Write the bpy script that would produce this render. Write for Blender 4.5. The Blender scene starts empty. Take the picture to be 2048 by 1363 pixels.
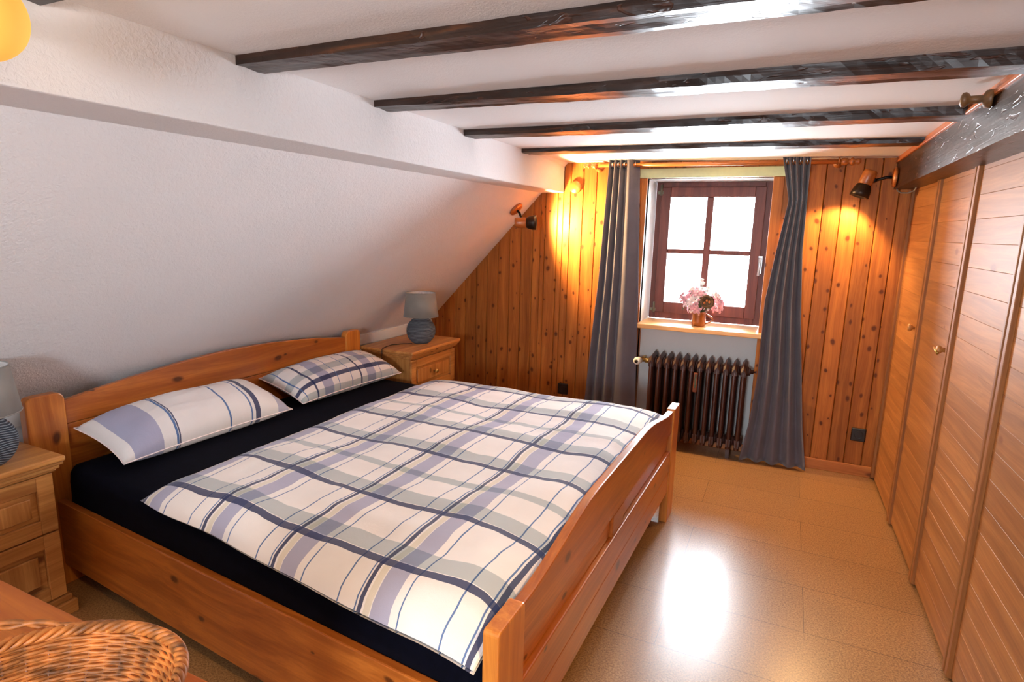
import bpy, bmesh, math, random
from mathutils import Vector, Matrix, noise
random.seed(7)
S = bpy.context.scene
COL = S.collection
PI = math.pi

# ------------------------------------------------------------------ camera
W, Hh, FPX = 2048, 1363, 1175.0
cam = bpy.data.cameras.new('camera')
co = bpy.data.objects.new('camera', cam); COL.objects.link(co); S.camera = co
cam.sensor_width = 36.0; cam.lens = FPX / W * 36.0; cam.clip_start = 0.02
yaw, pit, rol = [math.radians(a) for a in (-24.83, 10.72, 1.37)]
_f = Vector((math.sin(yaw)*math.cos(pit), math.cos(yaw)*math.cos(pit), -math.sin(pit)))
_r = Vector((math.cos(yaw), -math.sin(yaw), 0)); _u = _r.cross(_f)
_R = _r*math.cos(rol) + _u*math.sin(rol); _U = -_r*math.sin(rol) + _u*math.cos(rol)
co.matrix_world = Matrix(((_R.x, _U.x, -_f.x, 0), (_R.y, _U.y, -_f.y, 0), (_R.z, _U.z, -_f.z, 1.45), (0, 0, 0, 1)))

# ------------------------------------------------------------------ light set-up
S.view_settings.view_transform = 'Standard'
S.view_settings.look = 'None'
S.view_settings.gamma = 1.0
S.view_settings.use_curve_mapping = False
S.view_settings.exposure = 0.85
wd = bpy.data.worlds.new('overcast_sky'); S.world = wd; wd.use_nodes = True
wn = wd.node_tree.nodes; wl = wd.node_tree.links
bg = wn['Background']; bg.inputs[0].default_value = (0.84, 0.92, 1.0, 1); bg.inputs[1].default_value = 52.0

def portal(name, x, y, z, sx, sz, rotx):
    l = bpy.data.lights.new(name, 'AREA'); l.shape = 'RECTANGLE'; l.size = sx; l.size_y = sz
    l.cycles.is_portal = True
    o = bpy.data.objects.new(name, l); o.location = (x, y, z); o.rotation_euler = (rotx, 0, 0); COL.objects.link(o)
    return o
portal('window_daylight', -0.52, 4.40, 1.32, 0.80, 1.0, -PI/2)
portal('rear_fill_daylight', -0.35, -1.66, 1.32, 0.5, 0.5, PI/2)  # portal of the unseen rear opening, added as soft fill

# ------------------------------------------------------------------ helpers
def lin(c):
    return tuple(((v/255.0)/12.92 if v/255.0 <= 0.04045 else ((v/255.0+0.055)/1.055)**2.4) for v in c) + (1.0,)

class NT:
    def __init__(s, name):
        s.m = bpy.data.materials.new(name); s.m.use_nodes = True
        s.t = s.m.node_tree; s.n = s.t.nodes; s.b = s.n['Principled BSDF']
    def add(s, typ, **kw):
        nd = s.n.new(typ)
        for k, v in kw.items(): setattr(nd, k, v)
        return nd
    def put(s, nd, i, v):
        if hasattr(v, 'is_linked') or hasattr(v, 'links'): s.t.links.new(v, nd.inputs[i])
        else: nd.inputs[i].default_value = v
    def math(s, op, a, b=0.0, c=0.0):
        nd = s.add('ShaderNodeMath', operation=op); s.put(nd, 0, a); s.put(nd, 1, b)
        if op in ('COMPARE', 'MULTIPLY_ADD', 'SMOOTH_MIN'): s.put(nd, 2, c)
        return nd.outputs[0]
    def mix(s, f, a, b, mode='MIX'):
        nd = s.add('ShaderNodeMix', data_type='RGBA', blend_type=mode); nd.clamp_factor = True
        s.put(nd, 0, f); s.put(nd, 6, a); s.put(nd, 7, b); return nd.outputs[2]
    def noise(s, vec, scale, detail=3, rough=0.5, dist=0.0):
        nd = s.add('ShaderNodeTexNoise'); s.put(nd, 'Vector', vec); s.put(nd, 'Scale', scale)
        s.put(nd, 'Detail', detail); s.put(nd, 'Roughness', rough); s.put(nd, 'Distortion', dist); return nd.outputs['Fac']
    def ramp(s, f, stops):
        nd = s.add('ShaderNodeValToRGB'); s.put(nd, 0, f); e = nd.color_ramp.elements
        while len(e) < len(stops): e.new(0.5)
        for el, (p, c) in zip(e, stops): el.position = p; el.color = c
        return nd.outputs[0]
    def coord(s, kind='Object'): return s.add('ShaderNodeTexCoord').outputs[kind]
    def vmul(s, v, sc):
        nd = s.add('ShaderNodeVectorMath', operation='MULTIPLY'); s.put(nd, 0, v); nd.inputs[1].default_value = sc; return nd.outputs[0]
    def vadd(s, v, w):
        nd = s.add('ShaderNodeVectorMath', operation='ADD'); s.put(nd, 0, v); s.put(nd, 1, w); return nd.outputs[0]
    def bump(s, h, strength, dist=0.01):
        nd = s.add('ShaderNodeBump'); nd.inputs['Strength'].default_value = strength; nd.inputs['Distance'].default_value = dist
        s.put(nd, 'Height', h); s.t.links.new(nd.outputs[0], s.b.inputs['Normal'])
    def fin(s, color, rough=0.5, metal=0.0, coat=0.0, spec=0.5):
        s.put(s.b, 'Base Color', color); s.put(s.b, 'Roughness', rough); s.b.inputs['Metallic'].default_value = metal
        s.b.inputs['Coat Weight'].default_value = coat; s.b.inputs['Coat Roughness'].default_value = 0.25
        s.b.inputs['Specular IOR Level'].default_value = spec
        return s.m

def plain(name, rgb, rough=0.5, metal=0.0, coat=0.0, var=0.06, spec=0.5):
    t = NT(name); f = t.noise(t.coord(), 40, 4)
    a = lin([min(255, v*(1+var)) for v in rgb]); b = lin([v*(1-var) for v in rgb])
    c = t.ramp(f, [(0.3, b), (0.7, a)])
    t.bump(f, 0.05, 0.002)
    return t.fin(c, rough, metal, coat, spec)

def wood(name, light, dark, knot, grain='Z', rough=0.38, knots=0.6, coat=0.15, kscale=(9, 9, 4.2), var=0.35, gscale=1.0, kbump=0.1, perp='Y', spec=0.5):
    """knotty softwood: streaky grain along one axis, oval knots, board-to-board variation from the face attribute rnd"""
    t = NT(name); c = t.coord()
    at = t.add('ShaderNodeAttribute', attribute_name='rnd')
    r = at.outputs['Fac']
    cmb = t.add('ShaderNodeCombineXYZ'); t.put(cmb, 0, t.math('MULTIPLY', r, 17.3)); t.put(cmb, 1, t.math('MULTIPLY', r, 9.1)); t.put(cmb, 2, t.math('MULTIPLY', r, 31.7))
    c = t.vadd(c, cmb.outputs[0])
    ax = 'XYZ'.index(grain)
    def sc(al, ac): v = [ac]*3; v[ax] = al; return tuple(v)
    warp = t.add('ShaderNodeTexNoise'); t.put(warp, 'Vector', t.vmul(c, sc(1.2, 5))); warp.inputs['Scale'].default_value = 1.0
    wv = t.vmul(warp.outputs['Color'], (0.09, 0.09, 0.09))
    cc = t.vadd(c, wv)
    g1 = t.noise(t.vmul(cc, sc(1.0*gscale, 26*gscale)), 1.0, 4, 0.55, 0.4)
    g2 = t.noise(t.vmul(cc, sc(3*gscale, 150*gscale)), 1.0, 3, 0.6)
    f = t.math('ADD', t.math('MULTIPLY', g1, 0.75), t.math('MULTIPLY', g2, 0.35))
    col = t.ramp(f, [(0.36, lin(dark)), (0.54, lin([(a+b)/2 for a, b in zip(light, dark)])), (0.70, lin(light))])
    # board variation
    v = t.math('ADD', t.math('MULTIPLY', t.math('SUBTRACT', r, 0.5), var), 1.0)
    hs = t.add('ShaderNodeHueSaturation'); t.put(hs, 'Value', v); t.put(hs, 'Color', col); col = hs.outputs[0]
    if knots > 0:
        ks = list(kscale); 
        acr = [q for q in (0, 1, 2) if q != ax and q != 'XYZ'.index(perp)][0]
        sx = t.add('ShaderNodeSeparateXYZ'); t.put(sx, 0, cc); cx = t.add('ShaderNodeCombineXYZ')
        t.put(cx, 0, t.math('MULTIPLY', sx.outputs[acr], ks[0])); t.put(cx, 1, t.math('MULTIPLY', sx.outputs[ax], ks[2]))
        vo = t.add('ShaderNodeTexVoronoi', voronoi_dimensions='2D'); t.put(vo, 'Vector', cx.outputs[0]); vo.inputs['Scale'].default_value = 1.0
        d = vo.outputs['Distance']
        sep = t.add('ShaderNodeSeparateColor'); t.put(sep, 0, vo.outputs['Color'])
        on = t.math('LESS_THAN', sep.outputs[0], knots)
        size = t.math('MULTIPLY_ADD', sep.outputs[1], 0.13, 0.055)
        k = t.math('MULTIPLY', on, t.math('SUBTRACT', 1.0, t.math('MINIMUM', t.math('DIVIDE', d, size), 1.0)))
        k2 = t.math('MINIMUM', t.math('MULTIPLY', k, 1.7), 0.93)
        col = t.mix(k2, col, lin(knot))
        halo = t.math('MULTIPLY', on, t.math('MAXIMUM', t.math('SUBTRACT', 0.45, t.math('MULTIPLY', d, 1.6)), 0.0))
        col = t.mix(t.math('MULTIPLY', halo, 0.6), col, lin(dark))
    t.bump(g2, kbump, 0.002)
    return t.fin(col, rough, 0.0, coat, spec)

M = {}
M['pine_wall'] = wood('pine_panelling', (186, 112, 46), (138, 74, 26), (64, 24, 8), 'Z', 0.5, 0.62, 0.0, (12, 12, 8.0), 0.45, spec=0.25)
M['bed_x'] = wood('bed_pine_x', (194, 112, 42), (146, 72, 21), (48, 16, 5), 'X', 0.3, 0.45, 0.35, (9, 9, 5))
M['bed_y'] = wood('bed_pine_y', (194, 112, 42), (146, 72, 21), (48, 16, 5), 'Y', 0.3, 0.45, 0.35, (9, 9, 5), perp='X')
M['bed_z'] = wood('bed_pine_z', (214, 138, 58), (170, 90, 30), (58, 20, 6), 'Z', 0.3, 0.3, 0.35, (9, 9, 5), perp='X')
M['ns_y'] = wood('nightstand_pine_y', (206, 146, 80), (156, 96, 44), (90, 44, 18), 'Y', 0.4, 0.3, 0.15, perp='X')
M['ns_z'] = wood('nightstand_pine_z', (206, 146, 80), (156, 96, 44), (90, 44, 18), 'Z', 0.4, 0.2, 0.15, perp='X')
M['ns_x'] = wood('nightstand_pine_x', (200, 128, 62), (150, 84, 36), (90, 44, 18), 'X', 0.4, 0.2, 0.15)
M['ward_y'] = wood('wardrobe_board', (176, 118, 64), (140, 86, 42), (130, 74, 34), 'Y', 0.55, 0.06, 0.0, (7, 7, 4), 0.22, perp='X', spec=0.35)
M['ward_z'] = wood('wardrobe_stile', (168, 108, 54), (132, 78, 36), (130, 74, 34), 'Z', 0.55, 0.05, 0.0, perp='X', spec=0.35)
M['sill'] = wood('sill_pine', (226, 176, 110), (204, 142, 76), (150, 90, 40), 'X', 0.35, 0.1, 0.3, perp='Z')
M['trimx'] = wood('pine_strip_x', (206, 128, 58), (160, 84, 30), (84, 34, 12), 'X', 0.4, 0.3, 0.1)
M['trimy'] = wood('pine_strip_y', (196, 112, 56), (160, 80, 34), (84, 34, 12), 'Y', 0.4, 0.2, 0.1, perp='X')
M['table'] = wood('table_pine', (200, 112, 36), (168, 84, 22), (100, 44, 12), 'X', 0.45, 0.15, 0.0, spec=0.3, gscale=0.7, perp='Z')
M['turned'] = wood('turned_wood', (196, 116, 50), (150, 76, 28), (90, 40, 14), 'X', 0.35, 0.0, 0.3, gscale=1.5)
M['window_wood'] = wood('stained_window_wood', (118, 56, 40), (84, 36, 26), (40, 16, 10), 'Z', 0.5, 0.0, 0.0)

def beam_mat(name, grain):
    t = NT(name); c = t.coord(); ax = 'XYZ'.index(grain)
    def sc(al, ac): v = [ac]*3; v[ax] = al; return tuple(v)
    g = t.noise(t.vmul(c, sc(2.0, 45)), 1.0, 5, 0.6, 0.6)
    big = t.noise(t.vmul(c, sc(4, 10)), 1.0, 3, 0.5)
    col = t.ramp(g, [(0.35, lin((22, 12, 8))), (0.6, lin((52, 28, 16))), (0.75, lin((96, 52, 22)))])
    chip = t.noise(t.vmul(c, sc(9, 28)), 1.0, 2, 0.5, 1.5)
    cm = t.ramp(chip, [(0.62, (0, 0, 0, 1)), (0.68, (1, 1, 1, 1))])
    col = t.mix(t.math('MULTIPLY', cm, 0.6), col, lin((74, 34, 14)))
    h = t.math('ADD', t.math('MULTIPLY', g, 0.5), t.math('SUBTRACT', t.math('MULTIPLY', big, 1.2), t.math('MULTIPLY', cm, 0.7)))
    t.bump(h, 0.45, 0.006)
    return t.fin(col, 0.38, 0.0, 0.08)
M['beam_x'] = beam_mat('dark_varnished_beam', 'X')
M['beam_y'] = beam_mat('dark_varnished_purlin', 'Y')

def plaster(name, rgb, sc=85, st=0.9):
    t = NT(name); c = t.coord()
    n1 = t.noise(c, sc, 3, 0.55, 0.6); n2 = t.noise(c, sc*0.35, 2, 0.5)
    t.bump(t.math('ADD', n1, t.math('MULTIPLY', n2, 0.6)), st, 0.0035)
    f = t.noise(c, 3.0, 3)
    col = t.ramp(f, [(0.3, lin([v*0.985 for v in rgb])), (0.7, lin(rgb))])
    return t.fin(col, 0.85, spec=0.2)
M['white'] = plaster('white_textured_wallpaper', (234, 233, 234))
M['ceil'] = plaster('white_ceiling_plaster', (230, 228, 228), 150, 0.35)
M['smooth_white'] = plaster('smooth_white_plaster', (224, 224, 222), 60, 0.08)
M['cream'] = plain('cream_paint', (196, 204, 160), 0.6, var=0.02)

def floor_mat():
    t = NT('cork_floor_tiles'); c = t.coord()
    sp = t.add('ShaderNodeSeparateXYZ'); t.put(sp, 0, c); x, y = sp.outputs[0], sp.outputs[1]
    ry = t.math('DIVIDE', t.math('SUBTRACT', y, 2.243), 0.318); row = t.math('FLOOR', ry)
    par = t.math('ABSOLUTE', t.math('MODULO', t.math('ADD', row, 100.0), 2.0))
    xx = t.math('DIVIDE', t.math('ADD', t.math('SUBTRACT', x, 0.19), t.math('MULTIPLY', par, 0.49)), 0.98)
    colid = t.math('FLOOR', xx)
    jx = t.math('LESS_THAN', t.math('ABSOLUTE', t.math('SUBTRACT', t.math('FRACT', t.math('ADD', xx, 0.5)), 0.5)), 0.0013)
    jy = t.math('LESS_THAN', t.math('ABSOLUTE', t.math('SUBTRACT', t.math('FRACT', t.math('ADD', ry, 0.5)), 0.5)), 0.0045)
    j = t.math('MAXIMUM', jx, jy)
    n1 = t.noise(c, 150, 4, 0.6); n2 = t.noise(c, 420, 2, 0.5); n3 = t.noise(c, 5, 3)
    f = t.math('ADD', t.math('MULTIPLY', n1, 0.6), t.math('MULTIPLY', n2, 0.4))
    col = t.ramp(f, [(0.38, lin((112, 76, 44))), (0.5, lin((158, 114, 70))), (0.62, lin((184, 142, 94)))])
    wn_ = t.add('ShaderNodeTexWhiteNoise', noise_dimensions='2D')
    cb = t.add('ShaderNodeCombineXYZ'); t.put(cb, 0, colid); t.put(cb, 1, row); t.put(wn_, 0, cb.outputs[0])
    hs = t.add('ShaderNodeHueSaturation'); t.put(hs, 'Color', col)
    t.put(hs, 'Value', t.math('ADD', 0.93, t.math('ADD', t.math('MULTIPLY', wn_.outputs[0], 0.1), t.math('MULTIPLY', n3, 0.06))))
    col = t.mix(t.math('MULTIPLY', j, 0.75), hs.outputs[0], lin((70, 38, 18)))
    t.bump(t.math('SUBTRACT', t.math('MULTIPLY', t.noise(c, 40, 2), 0.25), j), 0.08, 0.002)
    r = t.math('ADD', 0.28, t.math('MULTIPLY', t.noise(c, 18, 4), 0.14))
    return t.fin(col, r, 0.0, 0.5)
M['floor'] = floor_mat()

M['navy'] = plain('navy_jersey', (7, 8, 20), 1.0, var=0.15, spec=0.1)
def cloth(name, rgb, rough=0.9, var=0.05):
    t = NT(name); c = t.coord(); n = t.noise(c, 500, 2); n2 = t.noise(c, 9, 3)
    col = t.ramp(n2, [(0.3, lin([v*(1-var) for v in rgb])), (0.7, lin([min(255, v*(1+var)) for v in rgb]))])
    t.bump(n, 0.2, 0.001); m = t.fin(col, rough, spec=0.2); t.b.inputs['Sheen Weight'].default_value = 0.25; return m
M['curtain'] = cloth('grey_curtain', (94, 88, 95))
M['shade'] = cloth('grey_linen_shade', (136, 132, 126))
M['shade_in'] = plain('white_lampshade_lining', (225, 222, 220), 0.8)
M['lamp_base'] = None

def plaid(name, ustr, vstr, base=(236, 230, 227), du=0.0, dv=0.0, wob=0.012):
    """woven check: stripes (centre, halfwidth, colour, opacity) across u then v, in metres, each list with its own repeat"""
    t = NT(name); uv = t.coord('UV')
    w = t.add('ShaderNodeTexNoise'); t.put(w, 'Vector', uv); w.inputs['Scale'].default_value = 6.0
    sw = t.add('ShaderNodeSeparateColor'); t.put(sw, 0, w.outputs['Color'])
    sp = t.add('ShaderNodeSeparateXYZ'); t.put(sp, 0, uv)
    u = t.math('ADD', sp.outputs[0], t.math('MULTIPLY', t.math('SUBTRACT', sw.outputs[0], 0.5), wob*2))
    v = t.math('ADD', sp.outputs[1], t.math('MULTIPLY', t.math('SUBTRACT', sw.outputs[1], 0.5), wob*2))
    fa = t.noise(uv, 7, 3)
    col = t.ramp(fa, [(0.35, lin([c*0.97 for c in base])), (0.7, lin(base))])
    for (P, lst), q, off in ((ustr, u, du), (vstr, v, dv)):
        fr = t.math('MULTIPLY', t.math('FRACT', t.math('DIVIDE', t.math('ADD', q, off), P)), P)
        for c0, hw, cc, op in lst:
            m = t.math('COMPARE', fr, c0, hw)
            col = t.mix(t.math('MULTIPLY', m, op), col, lin(cc), 'MULTIPLY' if op < 0.9 else 'MIX')
    wv = t.noise(t.vmul(uv, (1, 1, 1)), 700, 1)
    cr = t.noise(uv, 14, 4, 0.6, 0.8)
    t.bump(t.math('ADD', t.math('MULTIPLY', wv, 0.15), cr), 0.28, 0.006)
    m = t.fin(col, 0.9, spec=0.15); t.b.inputs['Sheen Weight'].default_value = 0.15
    return m
LAV = (170, 176, 212); GRY = (188, 202, 208); NAV = (30, 44, 88); BLU = (78, 110, 160); CRM = (226, 222, 198)
# u grows towards the headboard, v grows towards the window side
USTR = (0.330, [(0.165, 0.028, LAV, 0.85), (0.105, 0.0022, BLU, 0.95), (0.3015, 0.0022, BLU, 0.95), (0.240, 0.009, NAV, 0.95), (0.256, 0.0022, BLU, 0.95), (0.212, 0.014, CRM, 0.6)])
USTR = (0.330, [(0.165, 0.030, LAV, 0.85), (0.108, 0.0022, BLU, 0.95), (0.304, 0.0022, BLU, 0.95), (0.2455, 0.0022, BLU, 0.95), (0.2315, 0.0065, NAV, 0.92), (0.208, 0.010, CRM, 0.6)])
VSTR = (0.680, [(0.035, 0.013, NAV, 0.92), (0.085, 0.034, GRY, 0.85), (0.315, 0.013, NAV, 0.92), (0.365, 0.034, GRY, 0.85), (0.535, 0.019, GRY, 0.85)])
M['duvet'] = plaid('duvet_check', USTR, VSTR, du=0.0, dv=0.0)
M['pillow_stripe'] = plaid('pillow_stripes', (9.0, [(0.372, 0.012, NAV, 0.92), (0.335, 0.0015, GRY, 0.6)]),
    (9.0, [(0.105, 0.060, LAV, 0.85), (0.225, 0.005, BLU, 0.95), (0.235, 0.003, NAV, 0.9), (0.475, 0.0045, BLU, 0.95), (0.585, 0.004, BLU, 0.95), (0.618, 0.013, NAV, 0.92), (0.76, 0.03, LAV, 0.7)]), wob=0.004)
M['pillow_check'] = plaid('pillow_check', (0.30, [(0.05, 0.035, GRY, 0.85), (0.20, 0.026, GRY, 0.85), (0.275, 0.012, NAV, 0.92)]),
    (0.34, [(0.04, 0.0022, BLU, 0.95), (0.115, 0.006, NAV, 0.92), (0.20, 0.035, LAV, 0.85), (0.28, 0.0022, BLU, 0.95)]), wob=0.004)
M['pillow_under'] = plaid('pillow_underside', (9.0, [(0.02, 0.03, NAV, 0.92), (0.3, 0.01, NAV, 0.9)]), (0.21, [(0.05, 0.012, NAV, 0.9), (0.12, 0.004, BLU, 0.95)]), wob=0.004)

M['black_metal'] = plain('black_metal', (24, 20, 20), 0.4, 0.6)
M['shade_metal'] = plain('dark_brown_metal', (48, 34, 24), 0.35, 0.5)
M['brass'] = plain('brass', (190, 160, 90), 0.3, 0.9)
M['hinge'] = plain('dull_hinge', (120, 116, 96), 0.4, 0.5)
M['chrome'] = plain('brushed_silver', (200, 202, 205), 0.3, 0.9)
M['steel'] = plain('eyelet_steel', (180, 180, 185), 0.25, 1.0)
M['radiator'] = plain('brown_radiator_enamel', (58, 27, 20), 0.45, 0.0, 0.1)
M['black_plastic'] = plain('black_plastic', (24, 20, 18), 0.35, 0, 0.2)
M['white_plastic'] = plain('white_plastic', (222, 218, 205), 0.4)
M['grey_cable'] = plain('grey_cable', (140, 136, 120), 0.5)
M['cord'] = plain('dark_cord', (30, 24, 22), 0.5)
M['wicker'] = plain('wicker', (166, 98, 42), 0.55, 0, 0.0, 0.35)
M['wicker_dark'] = plain('wicker_gap', (120, 60, 26), 0.5, 0, 0.1, 0.3)
M['copper_pot'] = plain('brown_glazed_mug', (150, 84, 34), 0.18, 0.35, 0.6)
M['petal'] = plain('pink_petals', (226, 168, 178), 0.7, var=0.1)
M['petal_w'] = plain('white_pink_petals', (246, 226, 224), 0.7, var=0.05)
M['leaf'] = plain('green_leaves', (66, 88, 44), 0.6, var=0.25)
M['nest'] = plain('dark_nest_twigs', (104, 76, 50), 0.8, var=0.4)
M['bud'] = plain('dark_red_buds', (120, 30, 50), 0.6)
M['green_tube'] = plain('green_dial', (70, 90, 60), 0.4)

def emis(name, rgb, st):
    t = NT(name); f = t.noise(t.coord(), 12, 2)
    c = t.ramp(f, [(0.2, lin([v*0.98 for v in rgb])), (0.8, lin(rgb))])
    t.put(t.b, 'Base Color', c); t.put(t.b, 'Emission Color', c); t.b.inputs['Emission Strength'].default_value = st
    t.b.inputs['Roughness'].default_value = 0.3
    return t.m
M['peg'] = plain('dull_brown_wood', (104, 72, 40), 0.5, 0, 0.1, 0.2)
M['bulb'] = emis('lit_bulb', (255, 226, 180), 14)
M['globe'] = emis('glowing_glass_globe', (250, 178, 74), 0.36); M['globe'].node_tree.nodes['Principled BSDF'].inputs['Roughness'].default_value = 0.8

def glass_mat():
    m = bpy.data.materials.new('window_glass'); m.use_nodes = True; n = m.node_tree.nodes; l = m.node_tree.links
    n.clear(); o = n.new('ShaderNodeOutputMaterial'); mx = n.new('ShaderNodeMixShader'); tr = n.new('ShaderNodeBsdfTransparent')
    gl = n.new('ShaderNodeBsdfGlossy'); gl.inputs['Roughness'].default_value = 0.02
    fr = n.new('ShaderNodeFresnel'); fr.inputs[0].default_value = 1.45
    l.new(fr.outputs[0], mx.inputs[0]); l.new(tr.outputs[0], mx.inputs[1]); l.new(gl.outputs[0], mx.inputs[2]); l.new(mx.outputs[0], o.inputs[0])
    return m
M['glass'] = glass_mat()

def lampbase_mat():
    t = NT('carved_blue_grey_ceramic'); c = t.coord()
    w = t.add('ShaderNodeTexWave', wave_type='BANDS', bands_direction='Z')
    t.put(w, 'Vector', c); w.inputs['Scale'].default_value = 38; w.inputs['Distortion'].default_value = 9; w.inputs['Detail'].default_value = 1; w.inputs['Detail Scale'].default_value = 0.35
    f = w.outputs['Fac']
    col = t.ramp(f, [(0.35, lin((38, 46, 58))), (0.75, lin((62, 74, 90))), (0.96, lin((140, 150, 158)))])
    t.bump(f, 0.7, 0.003)
    return t.fin(col, 0.55)
M['lamp_base'] = lampbase_mat()

class MB:
    def __init__(s): s.v = []; s.f = []; s.uv = []; s.r = []; s.sm = []
    def add(s, vs, fs, uvs=None, rnd=None, smooth=False):
        o = len(s.v); s.v += [Vector(p) for p in vs]
        r = random.random() if rnd is None else rnd
        for i, f in enumerate(fs):
            s.f.append([k+o for k in f]); s.r.append(r); s.sm.append(smooth)
            s.uv.append([uvs[k] for k in f] if uvs else None)
        return s
    def box(s, x0, x1, y0, y1, z0, z1, rnd=None, fn=None):
        vs = [(x, y, z) for x in (x0, x1) for y in (y0, y1) for z in (z0, z1)]
        if fn: vs = [fn(*p) for p in vs]
        return s.add(vs, [(0, 1, 3, 2), (4, 6, 7, 5), (0, 4, 5, 1), (2, 3, 7, 6), (0, 2, 6, 4), (1, 5, 7, 3)], rnd=rnd)
    def prism(s, poly, off, rnd=None, smooth=False):
        n = len(poly); off = Vector(off); p = [Vector(q) for q in poly]
        vs = p + [q+off for q in p]
        fs = [tuple(range(n))[::-1], tuple(range(n, 2*n))] + [(i, (i+1) % n, (i+1) % n+n, i+n) for i in range(n)]
        return s.add(vs, fs, rnd=rnd, smooth=smooth)
    def tube(s, pts, r, n=10, closed=False, rnd=None):
        pts = [Vector(p) for p in pts]; m = len(pts); rs = r if isinstance(r, (list, tuple)) else [r]*m
        vs = []; up = None
        for i, p in enumerate(pts):
            if closed: d = pts[(i+1) % m]-pts[i-1]
            else: d = pts[min(i+1, m-1)]-pts[max(i-1, 0)]
            d.normalize()
            if up is None: up = Vector((0, 0, 1)) if abs(d.z) < 0.9 else Vector((1, 0, 0))
            a = d.cross(up)
            if a.length < 1e-5: a = d.orthogonal()
            a.normalize(); b = a.cross(d).normalized(); up = b
            for k in range(n):
                t = 2*PI*k/n; vs.append(p+(a*math.cos(t)+b*math.sin(t))*rs[i])
        fs = []
        for i in range(m if closed else m-1):
            j = (i+1) % m
            for k in range(n): fs.append((i*n+k, i*n+(k+1) % n, j*n+(k+1) % n, j*n+k))
        if not closed: fs += [tuple(range(n))[::-1], tuple(range((m-1)*n, m*n))]
        return s.add(vs, fs, rnd=rnd, smooth=True)
    def lathe(s, prof, o=(0, 0, 0), axis=(0, 0, 1), n=24, rnd=None, scale=(1, 1), cap=True, smooth=True):
        o = Vector(o); ax = Vector(axis).normalized(); a = ax.orthogonal().normalized() if abs(ax.z) < 0.999 else Vector((1, 0, 0)); b = ax.cross(a)
        vs = []
        for (r, h) in prof:
            for k in range(n):
                t = 2*PI*k/n; vs.append(o+ax*h+a*(r*math.cos(t)*scale[0])+b*(r*math.sin(t)*scale[1]))
        fs = [(i*n+k, i*n+(k+1) % n, (i+1)*n+(k+1) % n, (i+1)*n+k) for i in range(len(prof)-1) for k in range(n)]
        if cap: fs += [tuple(range(n))[::-1], tuple(range((len(prof)-1)*n, len(prof)*n))]
        return s.add(vs, fs, rnd=rnd, smooth=smooth)
    def build(s, name, mat, parent=None, bevel=0, smooth=None, local=False, subsurf=0, solid=0, seg=2):
        me = bpy.data.meshes.new(name)
        off = Vector((0, 0, 0))
        if parent is not None and not local:
            p = parent
            while p is not None: off += Vector(p.location); p = p.parent
        me.from_pydata([tuple(v-off) for v in s.v], [], s.f); me.update()
        at = me.attributes.new('rnd', 'FLOAT', 'FACE')
        for i, r in enumerate(s.r): at.data[i].value = r
        if any(u is not None for u in s.uv):
            ul = me.uv_layers.new(name='UVMap'); k = 0
            for u, f in zip(s.uv, s.f):
                for j in range(len(f)):
                    if u: ul.data[k].uv = u[j]
                    k += 1
        bm = bmesh.new(); bm.from_mesh(me); bmesh.ops.recalc_face_normals(bm, faces=bm.faces); bm.to_mesh(me); bm.free()
        for i, p in enumerate(me.polygons): p.use_smooth = s.sm[i] if smooth is None else smooth
        mats = mat if isinstance(mat, list) else [mat]
        for m in mats: me.materials.append(m)
        o = bpy.data.objects.new(name, me); COL.objects.link(o)
        if parent: o.parent = parent
        if solid: m = o.modifiers.new('s', 'SOLIDIFY'); m.thickness = solid; m.offset = 0
        if bevel: m = o.modifiers.new('b', 'BEVEL'); m.width = bevel; m.segments = seg; m.limit_method = 'ANGLE'; m.angle_limit = math.radians(40)
        if subsurf: m = o.modifiers.new('u', 'SUBSURF'); m.levels = subsurf; m.render_levels = subsurf
        return o

def tag(o, label=None, cat=None, group=None, kind=None):
    if label: o['label'] = label
    if cat: o['category'] = cat
    if group: o['group'] = group
    if kind: o['kind'] = kind
    return o
def struct(o): o['kind'] = 'structure'; return o
def empty(name, loc, label=None, cat=None, group=None, parent=None):
    o = bpy.data.objects.new(name, None); o.location = loc; o.empty_display_size = 0.05; COL.objects.link(o)
    if parent: o.parent = parent
    return tag(o, label, cat, group)
def copy_tree(o, parent=None):
    c = o.copy(); COL.objects.link(c)
    if parent: c.parent = parent
    for ch in [x for x in bpy.data.objects if x.parent == o]: copy_tree(ch, c)
    return c

# ================================================================== THE ROOM
YW = 4.04          # face of the pine gable wall
XB = -1.491        # face of the boxed purlin
ZB = 1.716         # its underside
def ceil_z(x): return 1.921 - 0.011*(x-XB)
SK = 1.0558        # slope of the roof plane
def off(y): return 0.015+(4.04-y)*0.03        # the roof plane runs slightly out of square
def slope_z(x, y=4.04): return 0.719 + (x+off(y)+2.590)*SK
XK, ZK = -2.608, 0.700
YBK = -1.6

struct(MB().box(-3.0, 1.3, YBK-0.1, 4.9, -0.12, 0.0).build('floor', M['floor']))
b = MB(); b.add([(XB-0.05, YBK, ceil_z(XB-0.05)), (1.3, YBK, ceil_z(1.3)), (1.3, 4.5, ceil_z(1.3)), (XB-0.05, 4.5, ceil_z(XB-0.05)),
                 (XB-0.05, YBK, 2.1), (1.3, YBK, 2.1), (1.3, 4.5, 2.1), (XB-0.05, 4.5, 2.1)],
                [(0, 3, 2, 1), (4, 5, 6, 7), (0, 1, 5, 4), (1, 2, 6, 5), (2, 3, 7, 6), (3, 0, 4, 7)])
struct(b.build('ceiling', M['ceil']))
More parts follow.
